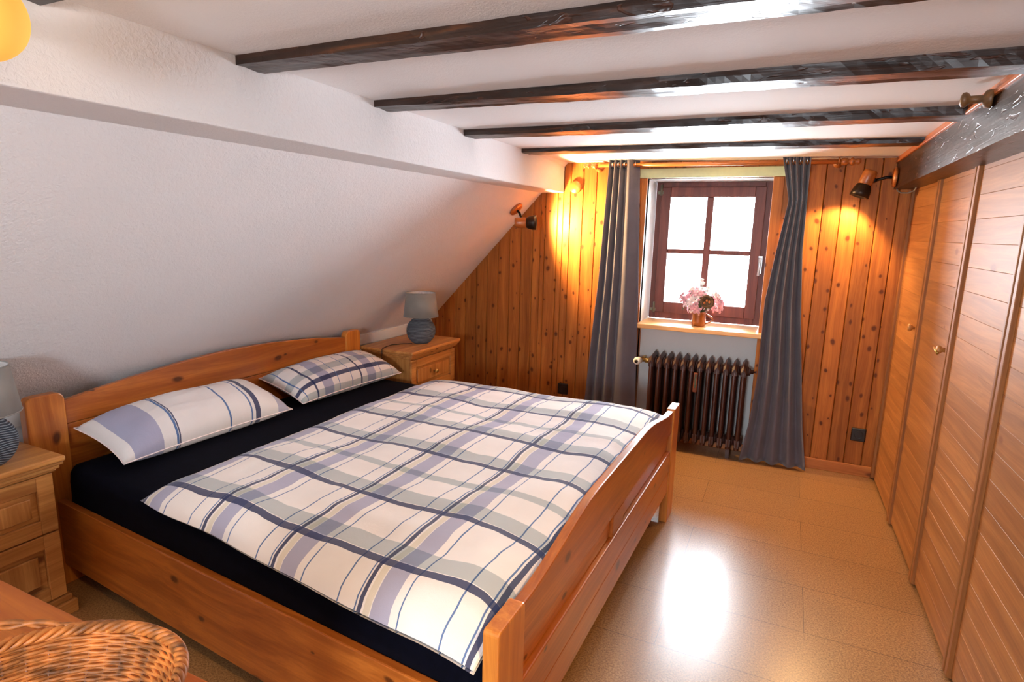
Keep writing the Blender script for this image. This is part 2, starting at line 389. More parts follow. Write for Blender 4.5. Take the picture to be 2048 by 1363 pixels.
# roof slope and the low knee wall under it
def skew_slab(prof, z_ok=True):
    """profile (x, z) swept along the room, following the out-of-square roof plane"""
    m = MB(); n = len(prof); Y0, Y1 = YBK, YW+0.05; vs = []
    for y in (Y0, Y1): vs += [(x-off(y), y, z) for x, z in prof]
    m.add(vs, [tuple(range(n))[::-1], tuple(range(n, 2*n))]+[(i, (i+1) % n, (i+1) % n+n, i+n) for i in range(n)]); return m
xa, xb = XK+0.015, XB+0.17
za, zb = 0.719+(xa+2.59)*SK, 0.719+(xb+2.59)*SK
struct(skew_slab([(xa, za), (xb, zb), (xb-0.08, zb+0.08), (xa-0.15, za+0.08)]).build('wall_left', M['white']))
struct(skew_slab([(xa, 0), (xa, za+0.01), (xa-0.12, za+0.01), (xa-0.12, 0)]).build('wall_left', M['smooth_white']))
struct(skew_slab([(xa-0.01, za-0.075), (xa+0.013, za-0.075), (xa+0.013, za-0.004), (xa-0.01, za-0.004)]).build('trim_1', M['smooth_white'], bevel=0.003))
# boxed purlin
struct(MB().box(XB-0.38, XB, YBK, YW, ZB, 1.97).build('trim_2', M['white'], bevel=0.006))
# rear wall with an unseen opening added behind the camera for soft fill, plain wall on the right behind the wardrobe
b = MB(); b.box(-3, -0.60, YBK-0.1, YBK, 0, 2.1); b.box(-0.10, 1.3, YBK-0.1, YBK, 0, 2.1); b.box(-0.60, -0.10, YBK-0.1, YBK, 0, 1.07); b.box(-0.60, -0.10, YBK-0.1, YBK, 1.57, 2.1)
struct(b.build('wall_back', M['white']))
struct(MB().box(1.2, 1.3, YBK, 4.5, 0, 2.1).build('wall_right', M['white']))

# ---- pine gable wall of vertical boards, window opening and radiator niche cut into it
WX0, WX1, WZ0, WZ1 = -0.901, -0.132, 0.842, 1.804
def zlim(x):
    if x < -1.6605: return slope_z(x)
    if x < XB: return ZB+0.01
    return 1.93
b = MB(); x = -2.66; bw = 0.0925; g = 0.004
def board(x0, x1, z0, z1l, z1r):
    yf = YW; c = min(0.004, (x1-x0)/3); r = random.random()
    # front face with chamfered long edges (the V groove between boards)
    pts = [(x0, yf+0.006), (x0+c, yf), (x1-c, yf), (x1, yf+0.006), (x1, yf+0.05), (x0, yf+0.05)]
    vs = []
    for px_, py_ in pts:
        vs.append((px_, py_, z0))
    for px_, py_ in pts:
        t = (px_-x0)/(x1-x0); vs.append((px_, py_, z1l+(z1r-z1l)*t))
    n = 6
    b.add(vs, [tuple(range(n))[::-1], tuple(range(n, 2*n))]+[(i, (i+1) % n, (i+1) % n+n, i+n) for i in range(n)], rnd=r)
    # narrow tongue strip visible in the groove
while x < 0.66:
    w_ = bw*random.choice((1.0, 1.0, 0.98, 1.02))
    x1 = min(x+w_, 0.66)
    cuts = [x]+[c_ for c_ in (-1.661, XB, WX0, WX1) if x < c_ < x1]+[x1]
    for (a0, a1) in zip(cuts, cuts[1:]):
        if a1-a0 < 0.004: continue
        mid = (a0+a1)/2; zl, zr = zlim(a0 if mid < -1.661 else mid), zlim(a1 if mid < -1.661 else mid)
        if WX0 < mid < WX1: board(a0, a1, WZ1, zl, zr)
        else:
            if zl > 0.05 or zr > 0.05: board(a0, a1, 0.0, max(zl, 0.01), max(zr, 0.01))
    x = x1 + 0.0015
struct(b.build('wall_far', M['pine_wall']))
# masonry behind: reveals, niche
b = MB()
b.box(-2.75, WX0-0.003, YW+0.05, 4.75, 0, 2.1); b.box(WX1+0.003, 1.3, YW+0.05, 4.75, 0, 2.1); b.box(WX0-0.003, WX1+0.003, YW+0.05, 4.75, WZ1+0.005, 2.1)
b.box(WX0-0.003, WX1+0.003, YW+0.09, 4.75, 0.0, WZ0-0.03)
struct(b.build('wall_far', M['smooth_white']))
# white reveal linings flush with the pine edge
b = MB(); b.box(WX0-0.03, WX0+0.0, YW+0.004, 4.36, WZ0-0.03, WZ1+0.02); b.box(WX1, WX1+0.03, YW+0.004, 4.36, WZ0-0.03, WZ1+0.02); b.box(WX0, WX1, YW+0.004, 4.36, WZ1, WZ1+0.02)
struct(b.build('trim_3', M['smooth_white']))
# pine casing beside the window
b = MB(); b.box(WX0-0.062, WX0-0.001, YW-0.014, YW-0.001, 0.836, WZ1, rnd=0.7); b.box(WX0-0.036, WX0-0.030, YW-0.016, YW-0.012, 0.836, WZ1, rnd=0.9)
b.box(WX1+0.001, WX1+0.062, YW-0.014, YW-0.001, 0.80, WZ1, rnd=0.6)
struct(b.build('trim_4', M['pine_wall'], bevel=0.002))
struct(MB().box(-0.985, -0.052, YW-0.022, YW-0.001, 1.806, 1.866).build('trim_5', M['cream'], bevel=0.004))
b = MB(); b.box(WX0-0.02, WX0-0.0, YW-0.012, YW+0.10, 0.0, 0.80); b.box(WX1, WX1+0.02, YW-0.012, YW+0.10, 0.0, 0.80)
struct(b.build('trim_6', M['pine_wall'], bevel=0.002))
# baseboards
struct(MB().box(-2.6, WX0-0.02, YW-0.016, YW-0.001, 0, 0.068).build('baseboard_far', M['trimx'], bevel=0.003))
struct(MB().box(WX1+0.02, 0.588, YW-0.016, YW-0.001, 0, 0.068).build('baseboard_far', M['trimx'], bevel=0.003))
struct(MB().box(WX0, WX1, YW+0.075, YW+0.089, 0, 0.05).build('baseboard_far', M['trimx'], bevel=0.003))

# ---- window
wroot = struct(empty('window_1', (-0.52, 4.34, 0.84)))
FX0, FX1, FZ0, FZ1 = -0.895, -0.140, 0.840, 1.803
def frame(x0, x1, z0, z1, w, y0, y1, wb=None):
    wb = wb or w; m = MB()
    m.box(x0, x0+w, y0, y1, z0, z1, rnd=.2); m.box(x1-w, x1, y0, y1, z0, z1, rnd=.5)
    m.box(x0+w, x1-w, y0, y1, z1-w, z1, rnd=.7); m.box(x0+w, x1-w, y0, y1, z0, z0+wb, rnd=.9); return m
frame(FX0, FX1, FZ0, FZ1, 0.042, 4.325, 4.39, 0.050).build('window_frame', M['window_wood'], wroot, bevel=0.003)
SX0, SX1, SZ0, SZ1 = FX0+0.036, FX1-0.034, FZ0+0.046, FZ1-0.034
sash = frame(SX0, SX1, SZ0, SZ1, 0.068, 4.305, 4.36, 0.078).build('window_sash', M['window_wood'], wroot, bevel=0.004)
GX0, GX1, GZ0, GZ1 = SX0+0.068, SX1-0.068, SZ0+0.078, SZ1-0.068
mx = (GX0+GX1)/2-0.008; mz = 1.328
MB().box(mx-0.023, mx+0.023, 4.312, 4.352, GZ0, GZ1).build('glazing_bar', M['window_wood'], sash, bevel=0.006)
MB().box(GX0, GX1, 4.314, 4.350, mz-0.016, mz+0.016).build('glazing_bar', M['window_wood'], sash, bevel=0.006)
for (a0, a1) in ((GX0, mx-0.023), (mx+0.023, GX1)):
    for (c0, c1) in ((GZ0, mz-0.016), (mz+0.016, GZ1)):
        MB().box(a0, a1, 4.332, 4.334, c0, c1).build('pane', M['glass'], sash)
h = MB(); h.box(-0.184, -0.158, 4.294, 4.306, 1.20, 1.315); h.tube([(-0.171, 4.296, 1.295), (-0.171, 4.262, 1.295)], 0.010); h.tube([(-0.171, 4.262, 1.305), (-0.173, 4.258, 1.25), (-0.176, 4.260, 1.185)], [0.010, 0.009, 0.008])
tag(h.build('window_handle', M['chrome'], wroot, bevel=0.002), 'silver lever handle on the window')
for zz in (0.885, 1.71):
    m = MB(); m.tube([(FX0+0.038, 4.298, zz), (FX0+0.038, 4.298, zz+0.075)], 0.008); m.box(FX0+0.012, FX0+0.05, 4.302, 4.307, zz+0.01, zz+0.03)
    m.build('hinge', M['hinge'], wroot)
MB().box(-0.925, -0.098, 3.975, 4.324, 0.808, 0.838).build('window_sill', M['sill'], wroot, bevel=0.004)

# ---- ceiling beams
BEAMS = [(0.69, 0.11, 'dark hewn ceiling beam nearest the camera, only its left end in view'),
         (1.292, 0.105, 'dark hewn ceiling beam running along the top edge of the photo'),
         (1.918, 0.105, 'dark hewn ceiling beam, third from the window wall'),
         (2.605, 0.115, 'dark hewn ceiling beam, second from the window wall'),
         (3.292, 0.115, 'dark hewn ceiling beam right in front of the window wall')]
def hewn(p0, p1, w, h, axis, segs=70, seed=0, h1=None):
    """rough beam: cross-section ring pushed about by noise"""
    m = MB(); ring = []; nW, nH = 4, 2
    prof = [(i/nW, 0) for i in range(nW)] + [(1, j/nH) for j in range(nH)] + [(1-i/nW, 1) for i in range(nW)] + [(0, 1-j/nH) for j in range(nH)]
    vs = []; n = len(prof)
    for s_ in range(segs+1):
        t = s_/segs; c = Vector(p0).lerp(Vector(p1), t); hh = h+((h1 or h)-h)*t
        for (a, z) in prof:
            q = Vector((t*12+seed*7, a*2, z*2))
            dn = noise.noise(q)*0.005+noise.noise(q*4)*0.0022
            if axis == 'X': v = c+Vector((0, a*w+dn, -hh+z*hh)); 
            else: v = c+Vector((a*w+(dn if a > 0.01 else dn*0.5), 0, -h+z*h))
            if z == 0: v.z += dn*0.9
            vs.append(v)
    fs = [(i*n+k, i*n+(k+1) % n, (i+1)*n+(k+1) % n, (i+1)*n+k) for i in range(segs) for k in range(n)]
    fs += [tuple(range(n))[::-1], tuple(range(segs*n, segs*n+n))]
    m.add(vs, fs, smooth=False, rnd=0.5); return m
for i, (y, w_, lab) in enumerate(BEAMS):
    sk = (-0.02, -0.028, -0.040, -0.030, -0.015)[i]; h0, h1 = ((0.034, 0.038), (0.032, 0.040), (0.030, 0.048), (0.034, 0.038), (0.028, 0.030))[i]
    m = hewn((XB-0.01, y, ceil_z(XB)+0.006), (0.60, y+sk*2.09, ceil_z(0.6)+0.006), w_, h0, 'X', 90, i, h1)
    tag(m.build('ceiling_beam', M['beam_x'], bevel=0), lab, 'ceiling beam', 'dark beams across the ceiling')
XP = 0.500
m = hewn((XP, -0.9, 1.872), (XP, 4.035, 1.872), 0.14, 0.147, 'Y', 90, 9)
tag(m.build('purlin_beam', M['beam_y']), 'heavy black hewn beam running above the wardrobe doors', 'beam')
b = MB(); b.box(XP-0.004, XP+0.03, YBK, YW-0.002, 1.868, 1.93, rnd=.4)
b.box(XP-0.010, XP+0.0, YBK, YW-0.002, 1.868, 1.882, rnd=.6)
struct(b.build('trim_7', M['trimy'], bevel=0.003))
struct(MB().box(XP+0.02, 1.2, YBK, YW+0.04, 1.74, 1.93).build('trim_8', M['smooth_white']))

# ================================================================== WARDROBE (right wall)
wr = empty('built_in_wardrobe', (0.62, 2.5, 0), 'built-in wardrobe of pale horizontal boards along the right wall', 'wardrobe')
def WXf(y): return 0.590 + (4.04-y)*0.0157      # front plane, slightly out of square
JY = [4.036, 3.400, 2.815, 2.225, 1.635, 1.045, 0.455, -0.135]
b = MB(); b.box(0.655, 1.15, -0.2, 4.03, 0.0, 1.735); b.build('carcass', M['ward_z'], wr)
for k in range(len(JY)-1):
    ya, yb = JY[k], JY[k+1]          # far and near bounds of this door
    sw = 0.040 if k != 0 else 0.045
    dx = WXf((ya+yb)/2)
    door = empty('door', (dx, (ya+yb)/2, 0), parent=wr); door.location = Vector(door.location)-Vector(wr.location)
    pan = MB()
    z = 0.018; bh = 0.0885
    while z < 1.74:
        z1 = min(z+bh, 1.74); x_a, x_b = WXf(ya-0.01), WXf(yb+0.01)
        r = random.random(); c = 0.0009
        # board with chamfered top and bottom edges
        def pt(y, z_, d): return (WXf(y)+0.010+d, y, z_)
        y0, y1 = ya-0.004, yb+sw-0.002
        vs = []
        for y in (y0, y1):
            vs += [pt(y, z, c), pt(y, z+c, 0), pt(y, z1-c, 0), pt(y, z1, c), pt(y, z1, 0.03), pt(y, z, 0.03)]
        n = 6
        pan.add(vs, [tuple(range(n))[::-1], tuple(range(n, 2*n))]+[(i, (i+1) % n, (i+1) % n+n, i+n) for i in range(n)], rnd=r)
        z = z1+0.0004
    pan.build('boarding', M['ward_y'], door)
    st = MB()
    for (s0, s1, d) in ((yb+0.002, yb+sw*0.55, -0.004), (yb+sw*0.55, yb+sw, 0.002)):
        st.add([(WXf(s)+d+e, s, zz) for s in (s0, s1) for zz in (0.008, 1.74) for e in (0, 0.03)],
               [(0, 1, 3, 2), (4, 6, 7, 5), (0, 4, 5, 1), (2, 3, 7, 6), (0, 2, 6, 4), (1, 5, 7, 3)], rnd=.3+.4*random.random())
    if k == 0: st.add([(WXf(s)-0.004+e, s, zz) for s in (ya-0.03, ya) for zz in (0.008, 1.74) for e in (0, 0.03)],
               [(0, 1, 3, 2), (4, 6, 7, 5), (0, 4, 5, 1), (2, 3, 7, 6), (0, 2, 6, 4), (1, 5, 7, 3)], rnd=.5)
    else: st.add([(WXf(s)-0.002+e, s, zz) for s in (ya-0.030, ya-0.003) for zz in (0.008, 1.74) for e in (0, 0.03)],
               [(0, 1, 3, 2), (4, 6, 7, 5), (0, 4, 5, 1), (2, 3, 7, 6), (0, 2, 6, 4), (1, 5, 7, 3)], rnd=.6)
    st.build('stile', M['ward_z'], door, bevel=0.003)
    if k in (0,):
        ky = yb+0.07
        MB().lathe([(0.009, 0), (0.008, 0.012), (0.016, 0.020), (0.019, 0.030), (0.014, 0.037)], (WXf(ky)+0.009, ky, 1.017), (-1, 0, 0), 20).build('knob', M['ns_y'], door)
    if k in (1,):
        ky = yb+0.055
        m = MB(); m.lathe([(0.010, 0), (0.008, 0.014), (0.016, 0.022), (0.018, 0.030), (0.012, 0.036)], (WXf(ky)+0.009, ky, 1.010), (-1, 0, 0), 20)
        m.build('knob', M['ns_y'], door)
        m = MB(); m.tube([(WXf(ky)-0.026, ky-0.03, 1.000), (WXf(ky)-0.026, ky+0.035, 1.012)], 0.006); m.build('latch', M['brass'], door)
    if k == 2:
        ky = yb+0.06
        MB().lathe([(0.009, 0), (0.008, 0.012), (0.016, 0.020), (0.019, 0.030), (0.014, 0.037)], (WXf(ky)+0.009, ky, 1.0), (-1, 0, 0), 20)

# ================================================================== BED
FN, FF = Vector((-0.477, 1.000, 0)), Vector((-0.430, 2.995, 0))   # outer face of the footboard
HN, HF = Vector((-2.510, 1.137, 0)), Vector((-2.502, 3.030, 0))   # room-side face of the headboard
ub = (FF-FN).normalized(); nb = Vector((-ub.y, ub.x, 0))             # nb points towards the headboard
uh = (HF-HN).normalized(); nh = Vector((-uh.y, uh.x, 0))
LF = (FF-FN).length; LH = (HF-HN).length
bed = empty('double_bed', (-1.52, 2.06, 0), 'pine double bed with arched headboard and high panelled footboard', 'bed')
def FP(s, z, d): v = FN+ub*s+nb*d; return (v.x, v.y, z)
def HP(s, z, d): v = HN+uh*s+nh*d; return (v.x, v.y, z)
def slab(P, poly, d0, d1, m=None, rnd=None):
    m = m or MB(); n = len(poly)
    vs = [P(s, z, d0) for s, z in poly]+[P(s, z, d1) for s, z in poly]
    m.add(vs, [tuple(range(n))[::-1], tuple(range(n, 2*n))]+[(i, (i+1) % n, (i+1) % n+n, i+n) for i in range(n)], rnd=rnd); return m
def post(P, s0, s1, zt, d0, d1, rr=0.02):
    poly = [(s0, 0), (s1, 0)]
    for k in range(5): a = k/4*PI/2; poly.append((s1-rr+rr*math.cos(a), zt-rr+rr*math.sin(a)))
    for k in range(5): a = PI/2+k/4*PI/2; poly.append((s0+rr+rr*math.cos(a), zt-rr+rr*math.sin(a)))
    return slab(P, poly, d0, d1)
PW = 0.135
post(FP, 0, PW, 0.605, 0, 0.040, 0.012).build('footboard_post', M['bed_z'], bed, bevel=0.004)
post(FP, LF-PW, LF, 0.600, 0, 0.040, 0.012).build('footboard_post', M['bed_z'], bed, bevel=0.004)
post(HP, 0, PW, 0.790, 0, 0.045, 0.03).build('headboard_post', M['bed_z'], bed, bevel=0.005)
post(HP, LH-PW, LH, 0.787, 0, 0.045, 0.03).build('headboard_post', M['bed_z'], bed, bevel=0.005)
def arch(s0, s1, z0, ze, zm, plateau=0.5, n=40):
    poly = [(s0, z0), (s1, z0)]
    for i in range(n+1):
        t = 1-i/n; u = abs(2*t-1); k = (1-u**1.8) if plateau < 0.4 else 0.5+0.5*math.cos(PI*min(1, max(0, (u-0.34)/0.66)))
        poly.append((s0+(s1-s0)*t, ze+(zm-ze)*k))
    return poly
# footboard: arched top board, recessed middle band with a centre stile, lower board, bottom rail
def fpanel(poly, d0, d1, nm='footboard_board', rnd=None): slab(FP, poly, d0, d1, rnd=rnd).build(nm, M['bed_y'], bed, bevel=0.0045)
a0, a1 = PW, LF-PW
fpanel(arch(a0-0.0, a1, 0.478, 0.592, 0.657), 0.006, 0.036, rnd=.3)
fpanel([(a0, 0.386), (0.895, 0.386), (0.895, 0.470), (a0, 0.470)], 0.024, 0.030, rnd=.6)
fpanel([(1.040, 0.386), (a1, 0.386), (a1, 0.470), (1.040, 0.470)], 0.024, 0.030, rnd=.45)
fpanel([(0.897, 0.384), (1.038, 0.384), (1.038, 0.470), (0.897, 0.470)], 0.012, 0.032, rnd=.2)
fpanel([(a0, 0.272), (a1, 0.272), (a1, 0.384), (a0, 0.384)], 0.006, 0.036, rnd=.5)
fpanel([(a0, 0.160), (a1, 0.160), (a1, 0.268), (a0, 0.268)], 0.009, 0.036, rnd=.75)
# headboard
slab(HP, arch(PW, LH-PW, 0.655, 0.750, 0.819, 0.3), 0.010, 0.036, rnd=.4).build('headboard_board', M['bed_y'], bed, bevel=0.004)
slab(HP, [(PW, 0.30), (LH-PW, 0.30), (LH-PW, 0.653), (PW, 0.653)], 0.014, 0.034, rnd=.7).build('headboard_board', M['bed_y'], bed, bevel=0.003)
# side rails
def rail(P, Q, side):
    P, Q = Vector(P), Vector(Q); d = (Q-P).normalized(); n = Vector((-d.y, d.x, 0))*side
    m = MB(); vs = []
    for q in (P, Q):
        for z in (0.092, 0.363):
            for e in (0, 0.028): v = q+n*e; vs.append((v.x, v.y, z))
    m.add(vs, [(0, 1, 3, 2), (4, 6, 7, 5), (0, 4, 5, 1), (2, 3, 7, 6), (0, 2, 6, 4), (1, 5, 7, 3)], rnd=.4); return m
rail(FP(0.03, 0, 0.0405)[:2]+(0,), HP(0.065, 0, -0.0005)[:2]+(0,), -1).build('side_rail', M['bed_x'], bed, bevel=0.004)
rail(FP(LF-0.03, 0, 0.0405)[:2]+(0,), HP(LH-0.03, 0, -0.0005)[:2]+(0,), 1).build('side_rail', M['bed_x'], bed, bevel=0.004)
# slatted base carried between the rails
def AB(a, v):     # bed plan: a 0..1 from footboard to headboard, v metres from the near rail's outer face
    P = Vector(FP(0.03+v, 0, 0.043)); Q = Vector(HP(0.065+v*(LH-0.095)/(LF-0.06), 0, 0.003)); return P.lerp(Q, a)
WB = LF-0.06
for i in range(9):
    a = 0.06+i*0.11; p0, p1 = AB(a, 0.030), AB(a, WB-0.030); q0, q1 = AB(a+0.035, 0.030), AB(a+0.035, WB-0.030)
    m = MB(); vs = [(p.x, p.y, z) for p in (p0, p1, q1, q0) for z in (0.272, 0.292)]
    m.add(vs, [(0, 2, 4, 6), (1, 7, 5, 3), (0, 1, 3, 2), (2, 3, 5, 4), (4, 5, 7, 6), (6, 7, 1, 0)]); m.build('bed_slat', M['bed_y'], bed)

def softslab(a0, a1, v0, v1, z0, z1, rad, na=24, nv=28, puff=0.0, seed=1):
    """rounded slab on the bed plan, returns MB with UV in metres"""
    m = MB(); L = 1.985; vs = []; uv = []
    def edge(t, lo, hi, r):
        d = min(t-lo, hi-t); return 0 if d <= 0 else (1 if d >= r else math.sqrt(1-(1-d/r)**2))
    idx = {}
    for side in (1, -1):
        for i in range(na+1):
            for j in range(nv+1):
                a = a0+(a1-a0)*(0.5-0.5*math.cos(PI*i/na)); v = v0+(v1-v0)*(0.5-0.5*math.cos(PI*j/nv))
                e = edge(a*L, a0*L, a1*L, rad)*edge(v, v0, v1, rad)
                zm = (z0+z1)/2; z = zm+side*(z1-zm)*max(e, 0.0)**0.8
                if side > 0: z += puff*noise.noise(Vector((a*L*2.2, v*2.2, seed)))*e
                p = AB(a, v); idx[(side, i, j)] = len(vs); vs.append((p.x, p.y, z)); uv.append((a*L, v))
    fs = []
    for side in (1, -1):
        for i in range(na):
            for j in range(nv):
                q = (idx[(side, i, j)], idx[(side, i, j+1)], idx[(side, i+1, j+1)], idx[(side, i+1, j)])
                fs.append(q if side > 0 else q[::-1])
    m.add(vs, fs, uvs=uv, smooth=True)
    return m
def weld(o):
    bm = bmesh.new(); bm.from_mesh(o.data); bmesh.ops.remove_doubles(bm, verts=bm.verts, dist=0.0004); bmesh.ops.recalc_face_normals(bm, faces=bm.faces); bm.to_mesh(o.data); bm.free(); return o
# mattress: straight-sided with rounded top edge
m = MB(); vs = []; uv = []
levels = [(0.012, 0.293), (0.0, 0.31), (0.0, 0.44), (0.004, 0.475), (0.018, 0.496), (0.05, 0.504), (0.3, 0.508)]
ringn = []
for ins, z in levels:
    c = []
    L = 1.985; A0, A1, V0, V1 = 0.004+ins/L, 0.992-ins/L, 0.0305+ins, WB-0.0305-ins; r = max(0.06-ins, 0.01)
    for (ca, cv, st) in ((A0+r/L, V0+r, PI), (A1-r/L, V0+r, 1.5*PI), (A1-r/L, V1-r, 0), (A0+r/L, V1-r, 0.5*PI)):
        for k in range(5):
            t = st+k/4*PI/2; p = AB(ca+r*math.cos(t)/L, cv+r*math.sin(t)); c.append((p.x, p.y, z))
    ringn.append(c)
n = len(ringn[0])
for c in ringn: vs += c
fs = [(i*n+k, i*n+(k+1) % n, (i+1)*n+(k+1) % n, (i+1)*n+k) for i in range(len(levels)-1) for k in range(n)]+[tuple(range(n))[::-1], tuple(range((len(levels)-1)*n, len(levels)*n))]
m.add(vs, fs, smooth=True)
tag(m.build('mattress', M['navy']), 'thick mattress in a dark navy fitted sheet on the pine bed', 'mattress')

# duvet
def make_duvet():
    m = MB(); L = 1.985; na, nv = 90, 120; A0, A1, V0, V1 = 0.004, 0.690, 0.022, WB-0.05
    vs = []; uv = []
    def prof(d, r): return 1.0 if d >= r else math.sqrt(max(0, 1-(1-d/r)**2))
    for side in (1, -1):
        for i in range(na+1):
            for j in range(nv+1):
                ta, tv = i/na, j/nv
                V0 = -0.002-0.045*(1-ta)**1.2; a = A0+(A1-A0)*ta; v = V0+(V1-V0)*tv
                # cloth edge is a little uneven
                wob = noise.noise(Vector((ta*5, tv*5, 3)))*0.012
                da = min(ta, 1-ta)*(A1-A0)*L; dv = min(tv, 1-tv)*(V1-V0)
                e = prof(da, 0.15)*prof(dv, 0.16)
                # quilted waviness: gentle rolls + creases
                q = Vector((a*L, v, 0))
                w1 = noise.noise(q*2.3)*0.016+noise.noise(q*5.5+Vector((5, 2, 1)))*0.009+noise.noise(Vector((q.x*3.0, q.y*14, 8)))*0.0035+noise.noise(Vector((q.x*16, q.y*4, 2)))*0.003
                if side > 0: z = 0.530+e*(0.058+w1)+ (0.010*(1-ta))
                else: z = 0.530-e*0.019-(0.0)
                # near long edge sags over the mattress rim
                sag = max(0, 1-(v-V0)/0.09); z -= (0.004+0.026*(1-ta))*sag
                fa = max(0, 1-ta/0.10)
                z += fa*0.0
                p = AB(a+(wob if 0.05 < ta else 0)/L, v+(wob*1.5 if min(tv, 1-tv) < 0.2 else 0)*(1 if v > 0.3 else 1))
                vs.append((p.x, p.y, max(z, 0.5095) if v > 0.04 else z)); uv.append((a*L+0.202, v-0.048-(0.02 if side < 0 else 0)))
    N = (na+1)*(nv+1); fs = []
    for sd in (0, 1):
        for i in range(na):
            for j in range(nv):
                k = sd*N+i*(nv+1)+j; q = (k, k+1, k+nv+2, k+nv+1); fs.append(q if sd == 0 else q[::-1])
    m.add(vs, fs, uvs=uv, smooth=True); return m
dv = weld(make_duvet().build('duvet', M['duvet']))
tag(dv, 'white duvet with navy, lavender and grey check covering the foot of the bed', 'duvet')

def pillow(name, cx, cy, z, lx, ly, th, rot, mat, label, tiltx=0.0, useed=0, base_u=0):
    """lx across (towards headboard), ly along the headboard"""
    root = empty(name, (cx, cy, z), label, 'pillow', 'pillows at the head of the bed')
    n = 36; vs = []; uv = []; fs = []
    for side in (1, -1):
        for i in range(n+1):
            for j in range(n+1):
                x = -1+2*i/n; y = -1+2*j/n
                e = (max(0, 1-abs(x)**2.6)**0.55)*(max(0, 1-abs(y)**3.4)**0.55)
                pin = 1-0.07*(1-abs(y)**2)*abs(x)**3*0; sx = x*(1-0.10*(1-y*y)*0-0.06*(y*y)*abs(x)*0)
                # pillow corners reach out, edges pull in
                px_ = lx/2*x*(1-0.09*(1-y*y)); py_ = ly/2*y*(1-0.05*(1-x*x))
                h_ = e*th/2*(1+0.10*noise.noise(Vector((x*2, y*2, useed))))
                if side < 0: h_ *= 0.6
                cr = 0.004*noise.noise(Vector((x*9, y*3, useed)))*e
                vs.append(Vector((px_, py_, side*h_+cr))); uv.append((px_+lx/2, py_+ly/2))
    N = (n+1)**2
    for sd in (0, 1):
        for i in range(n):
            for j in range(n):
                k = sd*N+i*(n+1)+j; q = (k, k+1, k+n+2, k+n+1); fs.append(q if sd else q[::-1])
    R = Matrix.Rotation(rot, 3, 'Z') @ Matrix.Rotation(tiltx, 3, 'Y')
    vs = [R @ v for v in vs]; mn = min(v.z for v in vs); vs = [v-Vector((0, 0, mn)) for v in vs]
    top = MB(); top.add(vs[:N]+vs[N:], fs, uvs=uv, smooth=True)
    o = weld(top.build('pillowcase', mat, root, local=True))
    # piped seam round the edge
    loop = []
    for j in range(n): loop.append(vs[j])
    for i in range(n): loop.append(vs[i*(n+1)+n])
    for j in range(n, 0, -1): loop.append(vs[n*(n+1)+j])
    for i in range(n, 0, -1): loop.append(vs[i*(n+1)])
    MB().tube(loop, 0.0028, 6, closed=True).build('seam', M['petal_w'], root, local=True)
    return root
pillow('pillow', -2.335, 1.690, 0.508, 0.33, 0.81, 0.24, math.radians(-2.0), M['pillow_stripe'], 'plump white pillow with blue stripes and lavender end, nearer the camera', math.radians(15), 1)
pillow('pillow', -2.335, 2.60, 0.508, 0.34, 0.80, 0.21, math.radians(-3.0), M['pillow_check'], 'checked pillow in pale blue and lavender, beside the far nightstand', math.radians(15), 4)

# ================================================================== NIGHTSTANDS (drawers face +X)
def nightstand(x0, x1, y0, y1, label, zt=0.618):
    """x0 back, x1 front of the body"""
    q = zt/0.618
    root = empty('nightstand', ((x0+x1)/2, (y0+y1)/2, 0), label, 'nightstand', 'pine nightstands either side of the bed')
    t = MB(); t.box(x0-0.01, x1+0.035, y0-0.03, y1+0.03, zt-0.021, zt); t.build('top', M['ns_y'], root, bevel=0.007, seg=3)
    c = MB()
    for (e, za, zb) in ((0.026, zt-0.034, zt-0.021), (0.017, zt-0.048, zt-0.034), (0.008, zt-0.058, zt-0.048)): c.box(x0, x1+e, y0-e, y1+e, za, zb)
    c.build('cornice', M['ns_y'], root, bevel=0.004)
    MB().box(x0, x1-0.012, y0, y1, 0.075, zt-0.058).build('cabinet', M['ns_z'], root, bevel=0.002)
    p = MB(); p.box(x0, x1+0.022, y0-0.02, y1+0.02, 0.0, 0.052); p.box(x0, x1+0.010, y0-0.010, y1+0.010, 0.052, 0.075); p.build('plinth', M['ns_y'], root, bevel=0.005)
    for (za, zb) in ((0.340*q, 0.556*q), (0.080, 0.334*q)):
        d = MB(); a, b_ = y0+0.004, y1-0.004; f0, f1 = x1-0.011, x1+0.004; w_ = 0.052
        d.box(f0, f1, a, a+w_, za, zb); d.box(f0, f1, b_-w_, b_, za, zb); d.box(f0, f1, a+w_, b_-w_, za, za+w_); d.box(f0, f1, a+w_, b_-w_, zb-w_, zb)
        d.box(f0, f1-0.010, a+w_, b_-w_, za+w_, zb-w_)
        dr = d.build('drawer', M['ns_y'], root, bevel=0.004)
        e = MB(); e.box(f1-0.011, f1-0.002, a+w_+0.022, b_-w_-0.022, za+w_+0.018, zb-w_-0.018); e.build('raised_panel', M['ns_z'], dr, bevel=0.006)
        MB().lathe([(0.008, 0), (0.007, 0.012), (0.015, 0.019), (0.016, 0.026), (0.010, 0.032)], (f1-0.003, (a+b_)/2, (za+zb)/2), (1, 0, 0), 18).build('knob', M['brass'], dr)
    return root
nightstand(-2.585, -2.318, 0.70, 1.108, 'pine nightstand at the left edge of the photo, nearest the camera')
nightstand(-2.520, -2.141, 3.080, 3.630, 'pine nightstand in the far corner under the roof slope', zt=0.666)

